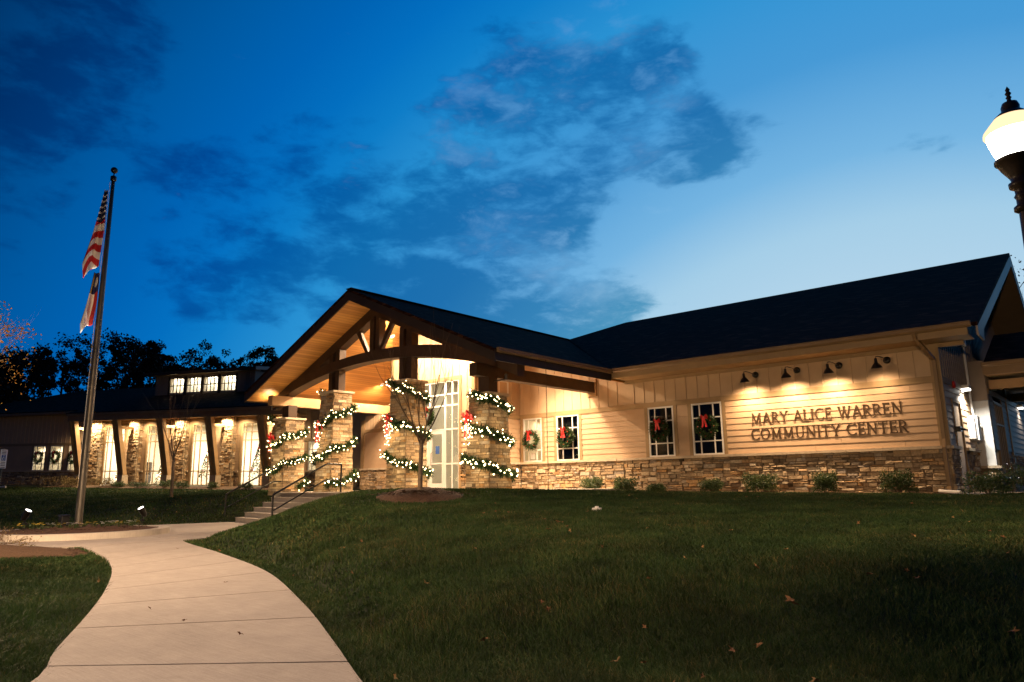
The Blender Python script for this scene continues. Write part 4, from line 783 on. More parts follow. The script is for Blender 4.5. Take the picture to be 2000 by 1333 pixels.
# gooseneck sign lamps
LX = [-9.05, -7.76, -6.54, -5.25]; LL = ['leftmost black gooseneck lamp over the letters MARY', 'second gooseneck lamp, over the word ALICE', 'third gooseneck lamp, over the gap before WARREN', 'rightmost gooseneck lamp near the corner downspout']
def glamp():
    o = thing('gooseneck_lamp', LL[0], 'lamp', (0, 0, 0), group='gooseneck lamps over the sign')
    mb = MB('local'); mb.lathe([(.0, 0), (.10, 0), (.10, .018), (.05, .04), (0, .04)], (.16, -.012, .16), 16, (0, -1, 0)); obj('wall_plate', mb, 'black_metal', o, True)
    mb = MB('local'); mb.tube([(.16, -.03, .16), (.15, -.20, .17), (.12, -.40, .20), (.06, -.52, .22), (.01, -.55, .21), (0, -.55, .16)], .014, 8); obj('arm', mb, 'black_metal', o, True)
    mb = MB('local'); c = Vector((0, -.55, .15)); ax = Vector((0, .16, -1)).normalized()
    mb.lathe([(.027, -.02), (.035, .0), (.04, .10), (.06, .125), (.10, .17), (.143, .24), (.148, .255), (.138, .245), (.092, .175), (.05, .135), (.0, .125)], c, 20, ax); obj('shade', mb, 'black_metal', o, True)
    mb = MB('local'); mb.ico(c+ax*.20, .035, 2); obj('bulb', mb, 'bulb_glow', o, True)
    return o
g0 = glamp(); note_kids()
for i, x in enumerate(LX):
    z = 3.14
    o = g0 if i == 0 else dup(g0, (x, 21.98, z), 0, LL[i])
    o.location = (x, 21.98, z); lamp('lamp_beam', 'SPOT', Vector((x, 21.98-.55, z+.15))+Vector((0, .16, -1)).normalized()*.235, [430, 430, 430, 130][i], (1, .66, .38), o, (0, .16, -1), spot=150, blend=1.0, rad=.06)
# rain chain
mb = MB(); cx, cy = -13.45, 17.1
for i in range(62):
    z = 3.72-i*.063; a = i % 2*PI/2
    ring = [Vector((cx+.014*math.cos(t)*math.cos(a), cy+.014*math.cos(t)*math.sin(a), z+.036*math.sin(t))) for t in [2*PI*k/6 for k in range(7)]]; mb.tube(ring, .0055, 4, caps=False)
tag(obj('rain_chain', mb, 'chain_metal'), 'thin dark rain chain hanging from the porch gutter to the ground', 'rain chain')

def tuft(mb, c, R, n, L=(.05, .11), wd=.016, out=None):
    for _ in range(n):
        a = Vector((rnd.gauss(0, 1), rnd.gauss(0, 1), rnd.gauss(0, 1))).normalized()
        if out is not None: a = (a+Vector(out)*.5).normalized()
        b = a.cross(Vector((rnd.gauss(0, 1), rnd.gauss(0, 1), rnd.gauss(0, 1)))).normalized()*wd; p = Vector(c)+a*R*rnd.random(); q = p+a*rnd.uniform(*L)
        mb.add([p-b, p+b, q], [(0, 1, 2)])
def bow(parent, c, n, sc_=1.0, mat='red_ribbon', tail=.4):      # two loops, knot and tails facing along n
    c, n = Vector(c), Vector(n).normalized(); u = Vector((0, 0, 1)).cross(n).normalized(); z = Vector((0, 0, 1)); mb = MB()
    for sg in (-1, 1):
        for tilt in (.35, -.05):
            pts = [c+(u*sg*math.cos(tilt)+z*math.sin(tilt))*(.20*sc_*math.sin(t)*1.0)+(n*(.06*math.sin(2*t))+z*.07*math.sin(2*t)*1)*sc_ for t in [PI*k/8 for k in range(9)]]
            wv = n*.02+z*.012
            for p, q in zip(pts, pts[1:]):
                ww = (n*.7+z*.7)*.05*sc_; mb.add([p-ww, q-ww, q+ww, p+ww], [(0, 1, 2, 3)])
        tp = [c+u*sg*(.02+.09*t)*sc_-z*tail*t+n*(.03+.02*math.sin(6*t)) for t in (0, .25, .5, .75, 1)]
        for p, q in zip(tp, tp[1:]): ww = u*.055*sc_; mb.add([p-ww, p+ww, q+ww, q-ww], [(0, 1, 2, 3)])
    mb.ico(c+n*.05*sc_, .045*sc_, 1); return obj('bow', mb, mat, parent)
# wreaths
def wreath(c, n, r, label, lit=False, tone=0):
    c, n = Vector(c), Vector(n).normalized(); u = Vector((0, 0, 1)).cross(n).normalized(); z = Vector((0, 0, 1))
    o = thing('wreath', label, 'wreath', c, group='wreaths with red bows hung on windows'); mb = MB(); be = MB()
    for k in range(64):
        a = 2*PI*k/64; p = c+(u*math.cos(a)+z*math.sin(a))*r*rnd.uniform(.80, 1.06); tuft(mb, p, .09*r/.3, 26, (.05, .12), .016)
        if k % 8 == 0: obj('ornament', MB().ico(p+n*.09, .018, 1), 'red_plastic', o)
    obj('greenery', mb, 'needle', o); bow(o, c+z*r*.92+n*.12, n, .62, 'red_ribbon', r*1.0); return o
FN = (0, -1, 0)
wreath((-18.02, 21.86, 1.72), FN, .31, 'round wreath with red bow on the lit window beside the entrance bay'); wreath((-16.35, 21.86, 1.74), FN, .32, 'wreath with red bow on the dark window left of the plain siding')
wreath((-12.34, 21.86, 1.78), FN, .30, 'wreath on the dark window second from the sign'); wreath((-10.62, 21.86, 1.78), FN, .32, 'wreath with long red tail on the window next to the sign')
wreath((-21.15, 19.28, 2.70), FN, .28, 'wreath with red bow above the glass entrance door')
wn = tuple(WN)
for i, (a, b) in enumerate(SW3): wreath(WG @ Vector(((a+b)/2, .1, 1.78)), wn, .36, ['small wreath on the leftmost of three lit windows of the wing', 'small wreath on the middle of three lit windows of the wing', 'small wreath on the lit window beside the first strut'][i])
wreath(WG @ Vector((2.75, .1, 1.55)), wn, .34, 'wreath on the lit window seen between the two left porch columns')
# lit garlands spiralling down the columns
GL = ['lit garland with red bow on the short left porch column', 'lit garland with red bow on the tall column behind the stairs', 'lit garland with red bow on the tall column beside the door', 'lit garland with bright red bow on the short right porch column']
for i, (x, zt, s) in enumerate(COLS):
    ccw = i >= 2; o = thing('garland', GL[i], 'garland', (x, CY, SLAB), group='lit garlands wound around the porch columns')
    mb, bu = MB(), MB(); turns = [2.6, 2.75, 2.7, 2.6][i]; N = 230; start = [.25, .30, .05, .10][i]; prev = None
    for k in range(N):
        t = k/N; z = zt-.05+(.12 if k < 6 else 0)-(zt-SLAB-.35)*t; hw = .50-.09*(z-SLAB)/(zt-SLAB)+.05+(.07 if zt-z < .12 else 0); per = (start+turns*t) % 1.0*4; sd_ = int(per); f = per-sd_; sag = -(.13+.09*math.sin(1.7*math.floor(start*4+turns*t*4)+i))*math.sin(PI*f)+.03*math.sin(k*.9)
        a = -hw+2*hw*f
        q = [(-hw+2*hw*f, -hw), (hw, -hw+2*hw*f), (hw-2*hw*f, hw), (-hw, hw-2*hw*f)][sd_]
        if not ccw: q = [(hw-2*hw*f, -hw), (-hw, -hw+2*hw*f), (-hw+2*hw*f, hw), (hw, hw-2*hw*f)][sd_]
        p = Vector((x+q[0], CY+q[1], z+sag*.8)); outv = Vector((q[0], q[1], 0)).normalized()
        tuft(mb, p, .13, 46, (.06, .16), .018, outv)
        vis = q[1] < -hw*.9 or q[0] > hw*.9 or (q[0] < -hw*.9)
        if k % 5 < 4 and vis: bu.ico(p+outv*.14+Vector((rnd.uniform(-.07, .07), rnd.uniform(-.07, .07), rnd.gauss(0, .075))), rnd.uniform(.016, .031), 1)
    hw = .47; bx, bz = [(-.42, zt-.75), (-.30, zt-1.30), (-.38, zt-1.35), (-.36, zt-.72)][i]
    bc = Vector((x+bx, CY-hw-.10, bz)); bn = Vector((-.35 if i > 1 else -.2, -1, 0))
    for _ in range([10, 16, 34, 46][i]): bu.ico(bc+Vector((rnd.gauss(.06, .11), -.02+rnd.uniform(-.05, .03), -.42+rnd.gauss(0, .20))), .017, 1)
    obj('greenery', mb, 'needle', o); obj('light_string', bu, 'bulb_glow', o, kind='stuff'); bow(o, bc, bn, 1.25, 'red_ribbon', .62)
    lamp('garland_glow', 'POINT', bc+Vector((0, -.35, -.45)), [6, 9, 18, 20][i], (1, .76, .42), o, rad=.15)
    for zz, sx_ in ((.5, .1), (1.25, .3), (2.0, -.1)): lamp('garland_glow', 'POINT', (x+sx_, CY-.85, SLAB+zz), 11, (1, .70, .36), o, rad=.25); lamp('garland_glow', 'POINT', (x+.85, CY+sx_, SLAB+zz), 9, (1, .70, .36), o, rad=.25)
# ------------------------------------------------------------------ stairs and handrails
mb = MB()
for k in range(NST):
    a = S0+SC*(RUN*k); b = S0+SC*(RUN*NST); z = S0.z+RISE*(k+1); zb = S0.z+RISE*k-(.1 if k == 0 else 0)
    top = z-(.004 if k == NST-1 else 0)
    mb.prism([(p.x, p.y, zb) for p in (a, a+SN*SW, b+SN*SW, b)], (0, 0, top-zb))
    mb.prism([(p.x, p.y, top-.03) for p in (a-SC*.02, a+SN*SW-SC*.02, a+SN*SW+SC*.0, a)], (0, 0, .03))
tag(obj('concrete_stairs', mb, 'concrete_light'), 'pale concrete stairs of six steps climbing to the porch', 'stairs')
def rail(s, label):
    o = thing('handrail', label, 'handrail', tuple(S0+SN*s), group='black handrails of the stairs')
    A = S0+SN*s-SC*.18; B = S0+SN*s+SC*(RUN*5+.55); zA, zB = S0.z+RISE*.0, SLAB; K = S0+SN*s+SC*(RUN*5-.05)
    Z = lambda p, z: Vector((p.x, p.y, z)); mb = MB(); mb.tube([Z(A, zA-.1), Z(A, zA+1.0)], .032, 8); obj('post', mb, 'black_metal', o); mb = MB(); mb.tube([Z(B, zB-.05), Z(B, zB+.95)], .032, 8); obj('post', mb, 'black_metal', o)
    mb = MB(); mb.tube([Z(A, zA+.98), Z(A+SC*.05, zA+1.02), Z(K, zB+.93), Z(K+SC*.08, zB+.96), Z(B, zB+.95)], .033, 8); obj('top_rail', mb, 'black_metal', o)
    mb = MB(); mb.tube([Z(A, zA+.48), Z(K, zB+.40), Z(K+SC*.08, zB+.42), Z(B, zB+.42)], .026, 8); obj('lower_rail', mb, 'black_metal', o)
rail(-.72, 'black pipe handrail on the left edge of the stairs'); rail(4.15, 'black pipe handrail crossing in front of the tall left column')

# ------------------------------------------------------------------ flag bed
mb = MB(); N = 72
for k in range(N):
    a0_, a1_ = 2*PI*k/N, 2*PI*(k+.985 if k % 12 == 11 else k+1)/N
    q = lambda r, a, z: (BED.x+r*math.cos(a), BED.y+r*math.sin(a), z); z0, z1 = -1.25, -1.045
    mb.add([q(BED_R, a0_, z0), q(BED_R, a1_, z0), q(BED_R-.015, a1_, z1), q(BED_R-.015, a0_, z1), q(BED_R-.30, a1_, z1), q(BED_R-.30, a0_, z1), q(BED_R-.30, a1_, z0), q(BED_R-.30, a0_, z0)], [(0, 1, 2, 3), (3, 2, 4, 5), (5, 4, 6, 7)])
tag(obj('planter_curb', mb, 'concrete_light'), 'round concrete curb ringing the flower bed around the flagpole', 'curb')
mb = MB()
for k in range(7):
    for j in range(36): a = 2*PI*j/36; r = (BED_R-.3)*k/6; mb.v.append((BED.x+r*math.cos(a), BED.y+r*math.sin(a), -1.07+.14*(1-(k/6)**2)+rnd.uniform(-.012, .012)))
for k in range(6):
    for j in range(36): mb.f.append((k*36+j, k*36+(j+1) % 36, (k+1)*36+(j+1) % 36, (k+1)*36+j)); mb.r.append(.5)
obj('mulch_mound', mb, 'mulch', kind='structure', smooth=True)
PB = Vector((-22.45, 7.55, -.96)); PT = 9.22
fp = thing('flagpole', 'tall bronze flagpole with ball top standing in the round bed', 'flagpole', PB)
mb = MB(); mb.lathe([(.10, -.1), (.10, .0), (.098, 1.0), (.094, 4.0), (.075, 7.0), (.05, PT-PB.z)], PB, 16); obj('pole', mb, 'steel', fp, True)
mb = MB(); mb.lathe([(.0, 0), (.19, .0), (.17, .05), (.125, .09), (.11, .12)], PB+Vector((0, 0, -.02)), 20); obj('base_collar', mb, 'bronze', fp, True)
mb = MB(); mb.lathe([(.06, 0), (.085, .02), (.085, .14), (.06, .16), (.02, .17), (.015, .28)], (PB.x, PB.y, PT-.02), 14); obj('truck', mb, 'black_metal', fp, True)
mb = MB(); mb.ico((PB.x, PB.y, PT+.33), .10, 3); obj('ball', mb, 'black_metal', fp, True)
VL = Vector((-.319, -.948, 0)); VF = Vector((.948, -.319, 0))        # toward the left of the view, toward the viewer
mb = MB(); mb.tube([PB+VL*.10+Vector((0, 0, 1.3)), PB+VL*.11+Vector((0, 0, 6)), (PB.x+VL.x*.08, PB.y+VL.y*.08, PT-.05)], .008, 5); obj('halyard', mb, 'white_paint', fp)
def flag(name, label, mat, ztop, L, w0, w1, umap, vmap):      # cloth hanging limp in one long gathered drape beside the pole
    o = thing(name, label, 'flag', (PB.x+VL.x*.09, PB.y+VL.y*.09, ztop)); me = bpy.data.meshes.new('cloth'); nt, nc = 40, 14; V, Fc, UV = [], [], []
    for a in range(nt+1):
        t = a/nt
        for b in range(nc+1):
            c = b/nc; lat = .015+.11*max(0, t-.55)+(w0+(w1-w0)*t**1.15*(1-.35*max(0, t-.85)/.15))*c; dep = (.05+.06*t)*math.sin(7.5*c+2.2*t)+.03*math.sin(9*t); z = -L*t*(.86+.14*c)+.05*math.sin(6*c+5*t)*t
            q = VL*lat+VF*dep; V.append((q.x, q.y, z)); UV.append((umap(t, c), vmap(t, c)))
    for a in range(nt):
        for b in range(nc): k = a*(nc+1)+b; Fc.append((k, k+1, k+nc+2, k+nc+1))
    me.from_pydata(V, [], Fc); ul = me.uv_layers.new(name='UVMap')
    for lp_ in me.loops: ul.data[lp_.index].uv = UV[lp_.vertex_index]
    me.polygons.foreach_set('use_smooth', [True]*len(Fc)); me.materials.append(MATS[mat]); c = bpy.data.objects.new('cloth', me); COL.objects.link(c); c.parent = o
    s = c.modifiers.new('thick', 'SOLIDIFY'); s.thickness = .006
flag('national_flag', 'red and white striped flag with starry blue canton hanging limp high on the pole', 'national_flag', 8.88, 2.75, .09, .50, lambda t, c: .02+.97*t, lambda t, c: min(.999, max(.001, .99-.93*t+.22*abs(c-.5)*t)))
flag('state_flag', 'limp blue, red and white flag hanging below the striped flag', 'state_flag', 6.28, 1.78, .14, .36, lambda t, c: .02+.85*t, lambda t, c: .72-.62*c)
def bullet(p, label):
    p = Vector(p); o = thing('flag_spotlight', label, 'spotlight', p, group='spotlights aimed up at the flags'); aim = (Vector((PB.x, PB.y, 2.2))-p-Vector((0, 0, .3))).normalized(); h = p+Vector((0, 0, .26))
    mb = MB(); mb.tube([p-Vector((0, 0, .05)), p+Vector((0, 0, .18))], .022, 8); mb.box(p.x-.06, p.x+.06, p.y-.05, p.y+.05, p.z-.02, p.z+.05); obj('stake', mb, 'black_metal', o)
    mb = MB(); mb.lathe([(.0, -.17), (.05, -.16), (.075, -.10), (.085, .0), (.09, .10), (.10, .12), (.10, .15), (.088, .15), (.085, .11), (0, .11)], h, 16, aim); obj('housing', mb, 'black_metal', o, True)
    mb = MB(); mb.lathe([(0, 0), (.084, 0), (.084, .012), (0, .02)], h+aim*.125, 16, aim); obj('lens', mb, 'spot_face', o)
    lamp('beam', 'SPOT', h+aim*.2, 1500, (1, .90, .74), o, (Vector((PB.x, PB.y, 5.2))-h), spot=40, blend=.8, rad=.05)
def bedp(dl, df, z=-1.0): q = BED+VL*dl+VF*df; return (q.x, q.y, z)
bullet(bedp(1.30, -1.0, -.90), 'small bright spotlight at the left side of the flag bed'); bullet(bedp(-1.62, -1.0, -.90), 'small bright spotlight at the right side of the flag bed')
mb = MB(); bp = Vector(bedp(.36, .25, -.97)); mb.box(bp.x-.13, bp.x+.13, bp.y-.10, bp.y+.10, bp.z-.05, bp.z+.30); mb.box(bp.x-.15, bp.x+.15, bp.y-.12, bp.y+.12, bp.z+.30, bp.z+.34)
tag(obj('utility_box', mb, 'black_metal', bevel=.02), 'small black utility box among the pansies left of the flagpole', 'box')
k = 0
for dl_, df_, ty in [(1.05, .5, 0), (.82, .7, 0), (.62, .45, 1), (.45, .75, 0), (.22, .7, 1), (.05, .9, 1), (-.12, .6, 0), (-.35, .65, 0), (-.55, .8, 1), (-.72, .55, 1), (-.95, .7, 0), (-1.15, .45, 1), (-1.3, .55, 1), (-1.42, .35, 0), (.95, .2, 0), (-.8, .2, 1), (1.3, .35, 0)]:
    p = Vector(bedp(dl_, df_, -.985)); o = thing('pansy', 'x', 'flower', p, group='pansies in the flag bed'); mb = MB(); fl = MB()
    tuft(mb, p+Vector((0, 0, .05)), .09, 46, (.03, .07), .02, (0, 0, 1))
    for _ in range(5):
        c = p+Vector((rnd.gauss(0, .06), rnd.gauss(0, .06), rnd.uniform(.10, .16)))
        for j in range(5): a = 2*PI*j/5; fl.add([c, c+Vector((math.cos(a-.6)*.03, math.sin(a-.6)*.03, .012)), c+Vector((math.cos(a)*.042, math.sin(a)*.042, .004))+VF*.01, c+Vector((math.cos(a+.6)*.03, math.sin(a+.6)*.03, .012))], [(0, 1, 2, 3)], .2 if ty == 0 else .9)
    obj('foliage', mb, 'shrub_leaf', o); obj('bloom', fl, 'petal', o)
    o['label'] = 'yellow pansy planted around the foot of the flagpole' if ty == 0 else 'white pansy planted around the foot of the flagpole'; o['group'] = 'yellow pansies' if ty == 0 else 'white pansies'

# ------------------------------------------------------------------ lamp posts
def lamp_post(loc, rz, label, power, cone, side):
    o = thing('lamp_post', label, 'lamp post', loc, rz, group='acorn lamp posts'); L = Vector(loc); g = gh(L.x, L.y)
    mb = MB(); mb.lathe([(.20, g-L.z-.1), (.20, g-L.z+.25), (.14, g-L.z+.45), (.11, g-L.z+.8), (.085, g-L.z+1.0), (.055, -.62), (.052, -.60)], L, 16); obj('pole', mb, 'lamp_post_metal', o, True)
    mb = MB(); mb.lathe([(.055, -.62), (.085, -.60), (.085, -.57), (.06, -.55), (.06, -.50), (.072, -.48), (.06, -.46), (.062, -.42), (.095, -.40), (.098, -.365), (.07, -.35), (.085, -.31), (.13, -.24), (.158, -.185), (.172, -.175), (.172, -.155), (.15, -.15)], L, 24); obj('fitter', mb, 'lamp_post_metal', o, True)
    mb = MB(); mb.lathe([(.138, -.15), (.165, -.08), (.19, .0), (.203, .06), (.20, .09), (.15, .12)], L, 24); obj('globe', mb, 'globe_glass', o, True)
    mb = MB(); mb.lathe([(.132, .205), (.128, .222), (.085, .26), (.065, .275), (.068, .31), (.055, .345), (.02, .36), (.014, .38), (.022, .395), (.012, .41), (.024, .43), (.012, .45), (.018, .465), (.0, .50)], L, 24); obj('cap', mb, 'lamp_post_metal', o, True)
    mb = MB(); mb.lathe([(.205, .072), (.222, .076), (.222, .088), (.214, .11), (.178, .155), (.132, .212)], L, 24); obj('cap_halo', mb, 'halo_glow', o, True)  # added glowing skirt that imitates the bloom above the globe
    mb = MB(); mb.box(L.x+.06, L.x+.13, L.y-.03, L.y+.03, L.z-.43, L.z-.30); obj('photocell', mb, 'grey_box', o)
    lamp('lamp_bulb', 'SPOT', L+Vector((0, 0, .0)), power, (1, .68, .42), o, (0, 0, -1), spot=cone, blend=.35, rad=.12); lamp('globe_lamp', 'POINT', L+Vector((0, 0, .0)), power*side, (1, .66, .36), o, rad=.12); return o
lamp_post((-.445, 6.93, 2.74), 0, 'tall dark lamp post with glowing acorn globe at the right edge of the lawn', 700, 166, 2.5)
lamp_post((-14.6, 1.6, 3.2), .4, 'assumed acorn lamp post out of view, standing left of the path near the bare shrubs', 7600, 165, .24)  # unseen second post, assumed and added so the path and orange tree are lit

# ------------------------------------------------------------------ things on the right end wall
mb = MB(); mb.tube([(-3.80, 25.9, 4.1), (-3.80, 25.9, 2.5), (-3.76, 25.8, 1.25)], .035, 8); mb.tube([(-3.80, 25.72, 1.9), (-3.80, 25.72, 1.2)], .02, 6); mb.box(-3.85, -3.72, 25.83, 25.97, 4.05, 4.3)
tag(obj('service_conduit', mb, 'white_paint'), 'white electrical conduit running down the right end wall', 'conduit')
mb = MB(); mb.box(-3.85, -3.62, 25.35, 25.80, 1.12, 1.85); mb.box(-3.85, -3.66, 25.05, 25.30, 1.15, 1.80); o = obj('meter_box', mb, 'white_paint', bevel=.01); tag(o, 'white electric meter boxes beside the side door', 'meter box')
mb = MB(); mb.lathe([(0, 0), (.07, 0), (.075, .03), (.05, .07), (0, .08)], (-3.62, 25.58, 1.55), 14, (1, 0, 0)); obj('meter_dial', mb, 'glass', o, True)
o = thing('wall_light', 'small bright wall light above the side door', 'light', (-3.85, 24.85, 2.62)); mb = MB(); mb.box(-3.85, -3.62, 24.65, 25.05, 2.62, 2.72); mb.box(-3.85, -3.82, 24.68, 25.02, 2.5, 2.62); obj('housing', mb, 'grey_box', o); mb = MB(); mb.box(-3.81, -3.63, 24.68, 25.02, 2.575, 2.615); obj('lens', mb, 'cool_glow', o)
lamp('wall_beam', 'SPOT', (-3.62, 24.75, 2.54), 560, (1, .92, .80), o, (.12, 0, -1), spot=155, blend=.6, rad=.06)
o = thing('wall_light', 'second wall light on the far side wall under the canopy', 'light', (-3.4, 33.2, 2.62)); mb = MB(); mb.box(-3.4, -3.2, 33, 33.4, 2.62, 2.72); obj('housing', mb, 'grey_box', o); mb = MB(); mb.box(-3.37, -3.22, 33.03, 33.37, 2.58, 2.615); obj('lens', mb, 'cool_glow', o); lamp('wall_beam', 'SPOT', (-3.2, 33.2, 2.5), 60, (1, .9, .78), o, (.12, 0, -1), spot=150, blend=.6, rad=.06)
mb = MB(); mb.lathe([(0, 0), (.10, 0), (.11, .05), (.08, .08), (0, .09)], (-3.83, 23.45, 2.62), 16, (1, 0, 0)); tag(obj('alarm_bell', mb, 'red_plastic', smooth=True), 'round red alarm bell above the side door', 'alarm bell')
mb = MB(); mb.box(-3.85, -3.70, 23.0, 23.28, 1.28, 1.42); mb.tube([(-3.76, 23.1, 1.35), (-3.60, 23.0, 1.33)], .03, 8); tag(obj('door_camera', mb, 'black_metal'), 'small dark security camera beside the side door', 'camera')
mb = MB(); mb.box(-3.4, -3.22, 26.9, 27.0, 2.72, 2.98); mb.lathe([(.04, 0), (.09, .12), (.11, .14), (.0, .13)], (-3.25, 26.95, 2.85), 12, (.6, -.8, -.1)); mb.lathe([(.04, 0), (.09, .12), (.11, .14), (.0, .13)], (-3.25, 27.15, 2.85), 12, (.8, .3, -.1))
tag(obj('flood_light', mb, 'white_paint'), 'unlit twin-head white floodlight under the canopy beam', 'floodlight')
mb = MB(); mb.tube([(-4.15, 21.7, -.30), (-3.6, 21.25, -.33)], .045, 8); tag(obj('drain_pipe', mb, 'white_paint'), 'short pale drain pipe lying at the foot of the corner downspout', 'pipe')
q = Vector((-8.1, 13.4)); zq = gh(q.x, q.y); mb = MB(); mb.lathe([(.0, -.05), (.09, -.05), (.09, .03), (.035, .035), (.035, .06), (0, .06)], (-7.60, 11.06, gh(-7.60, 11.06)+.025), 14); tag(obj('cleanout_cap', mb, 'white_paint'), 'small white drain cap set in the grass below the right windows', 'drain cap')
c_ = wing_pt(25.2, 2.6, 0); mb = MB(); mb.tube([(c_.x, c_.y, gh(c_.x, c_.y)+.02), (c_.x+.5, c_.y+.2, gh(c_.x, c_.y)+.06)], .07, 8); tag(obj('splash_pipe', mb, 'white_paint'), 'white pipe end on the lawn below the three wing windows', 'pipe')
# parking sign on the left lawn
o = thing('parking_sign', 'tall white accessible parking sign on a thin post by the left edge', 'sign', (-35.6, 8.9, gh(-35.6, 8.9))); sx = Vector((.6, -.8, 0)); sn = Vector((.8, .6, 0)); SFm = frame((-35.6, 8.9, 0), sx, sn)
mb = MB(SFm); mb.box(-.03, .03, -.06, -.01, -1, 1.75); obj('post', mb, 'steel', o); mb = MB(SFm); mb.box(-.18, .18, -.008, .008, .95, 1.72); bd = obj('board', mb, 'white_paint', o)
mb = MB(SFm); mb.box(-.11, .11, .009, .012, 1.26, 1.50); obj('symbol_panel', mb, 'sign_blue', bd); mb = MB(SFm)
mb.lathe([(.0, 0), (.022, 0), (.022, .003), (0, .003)], (.0, .0135, 1.47), 10, (0, 1, 0)); mb.box(-.012, .012, .0125, .015, 1.38, 1.445); mb.box(-.012, .06, .0125, .015, 1.365, 1.385); mb.box(.045, .065, .0125, .015, 1.30, 1.37)
for j in range(12): a0_ = PI*.75+j*.42; mb.box(.005+.062*math.cos(a0_)-.008, .005+.062*math.cos(a0_)+.008, .0125, .015, 1.345+.062*math.sin(a0_)-.008, 1.345+.062*math.sin(a0_)+.008)
obj('symbol', mb, 'white_paint', bd); mb = MB(SFm)
for zz in (1.66, 1.60, 1.54, 1.20, 1.13, 1.06, .99): mb.box(-.12, .12, .009, .012, zz-.014, zz+.014)
obj('text_bar', mb, 'black_metal', bd)

# ------------------------------------------------------------------ vegetation
def branchy(mb, p, d, L, r, depth, tips, spread=.5, up=.25, seg=4, kids=(2, 3)):
    pts = [Vector(p)]; d = Vector(d).normalized(); rad = [r]
    for i in range(seg):
        d = (d+Vector((rnd.gauss(0, .10), rnd.gauss(0, .10), rnd.gauss(0, .06)+up*.15))).normalized(); pts.append(pts[-1]+d*L/seg); rad.append(r*(1-.55*(i+1)/seg))
    mb.tube(pts, rad, 5 if r < .03 else 7, caps=False)
    if depth == 0: tips.append(pts[-1]); return
    for k in range(rnd.randint(*kids)):
        i = rnd.randint(max(1, seg//2), seg); a = rnd.uniform(0, 2*PI); x = d.cross(Vector((0.3, .2, 1))).normalized(); y = d.cross(x)
        dd = (d+(x*math.cos(a)+y*math.sin(a))*spread*rnd.uniform(.7, 1.3)+Vector((0, 0, up))).normalized()
        branchy(mb, pts[i], dd, L*rnd.uniform(.55, .8), rad[i]*.62, depth-1, tips, spread, up, seg, kids); tips.append(pts[i])
def sapling(base, label, H, lean, seed, thick=.055):
    global rnd
    keep = rnd; rnd = random.Random(seed); b = Vector(base); o = thing('sapling', label, 'tree', b); mb = MB(); top = b+Vector((lean, 0, H*.40))
    mb.tube([b-Vector((0, 0, .1)), b+Vector((0, 0, .03)), b+Vector((lean*.3, 0, H*.18)), top], [thick*1.5, thick*1.15, thick, thick*.9], 10); obj('trunk', mb, 'bark', o, True)
    mb = MB(); tips = []; n = 6
    for k in range(n):
        a = 2*PI*k/n+rnd.uniform(-.3, .3); sp = rnd.uniform(.30, .66); d = Vector((math.cos(a)*sp, math.sin(a)*sp, 1))
        st_ = top-Vector((0, 0, rnd.uniform(0, .25)*H*.4)); branchy(mb, st_, d, H*rnd.uniform(.40, .55), thick*.42, 2, tips, .40, .40, 5, (2, 3))
    obj('branches', mb, 'twig', o); rnd = keep
sapling((TREE_M[0], TREE_M[1], gh(*TREE_M)+.08), 'leafless sapling in a mulch ring in front of the entrance', 3.55, .05, 5)
sapling((-32.2, 14.4, gh(-32.2, 14.4)), 'leafless sapling on the lawn in front of the lit wing', 4.7, -.05, 11, .06)
def shrub(p, rx, rz_, label, n=1000, mat='shrub_leaf', leaf=.06, group='low evergreen shrubs along the walls', cat='shrub', ry=None):
    p = Vector(p); o = thing('shrub', label, cat, p, group=group); mb = MB(); stm = MB(); ry = ry or rx
    for k in range(9):
        a = rnd.uniform(0, 2*PI); q = p+Vector((math.cos(a)*rx*.7, math.sin(a)*ry*.7, rz_*rnd.uniform(.8, 1.7))); stm.tube([p-Vector((0, 0, .03)), p.lerp(q, .5)+Vector((0, 0, .04)), q], [.012, .009, .004], 4)
    for k in range(n):
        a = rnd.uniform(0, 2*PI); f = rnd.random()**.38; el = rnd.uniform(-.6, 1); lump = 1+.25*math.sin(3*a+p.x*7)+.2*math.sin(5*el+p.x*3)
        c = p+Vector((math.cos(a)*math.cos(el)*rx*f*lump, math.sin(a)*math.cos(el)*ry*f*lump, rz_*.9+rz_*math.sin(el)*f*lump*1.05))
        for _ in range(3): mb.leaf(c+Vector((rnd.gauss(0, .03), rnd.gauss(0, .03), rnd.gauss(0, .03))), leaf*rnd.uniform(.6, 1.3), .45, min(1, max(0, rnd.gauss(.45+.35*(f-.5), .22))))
    obj('stems', stm, 'twig', o); obj('foliage', mb, mat, o)
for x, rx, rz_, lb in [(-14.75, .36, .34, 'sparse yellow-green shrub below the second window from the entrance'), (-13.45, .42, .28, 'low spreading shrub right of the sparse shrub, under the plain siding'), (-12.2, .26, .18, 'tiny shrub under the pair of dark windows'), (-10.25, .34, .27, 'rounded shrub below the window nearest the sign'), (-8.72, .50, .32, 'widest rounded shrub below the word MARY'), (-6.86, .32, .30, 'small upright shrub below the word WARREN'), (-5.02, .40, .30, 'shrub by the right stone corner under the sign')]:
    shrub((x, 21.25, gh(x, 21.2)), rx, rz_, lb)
shrub((-2.92, 20.6, gh(-2.92, 20.6)), .46, .27, 'leafy shrub in front of the side wall, beside the corner'); shrub((-2.0, 21.0, gh(-2, 21)), .75, .42, 'large dark shrub at the right edge under the canopy', 800)
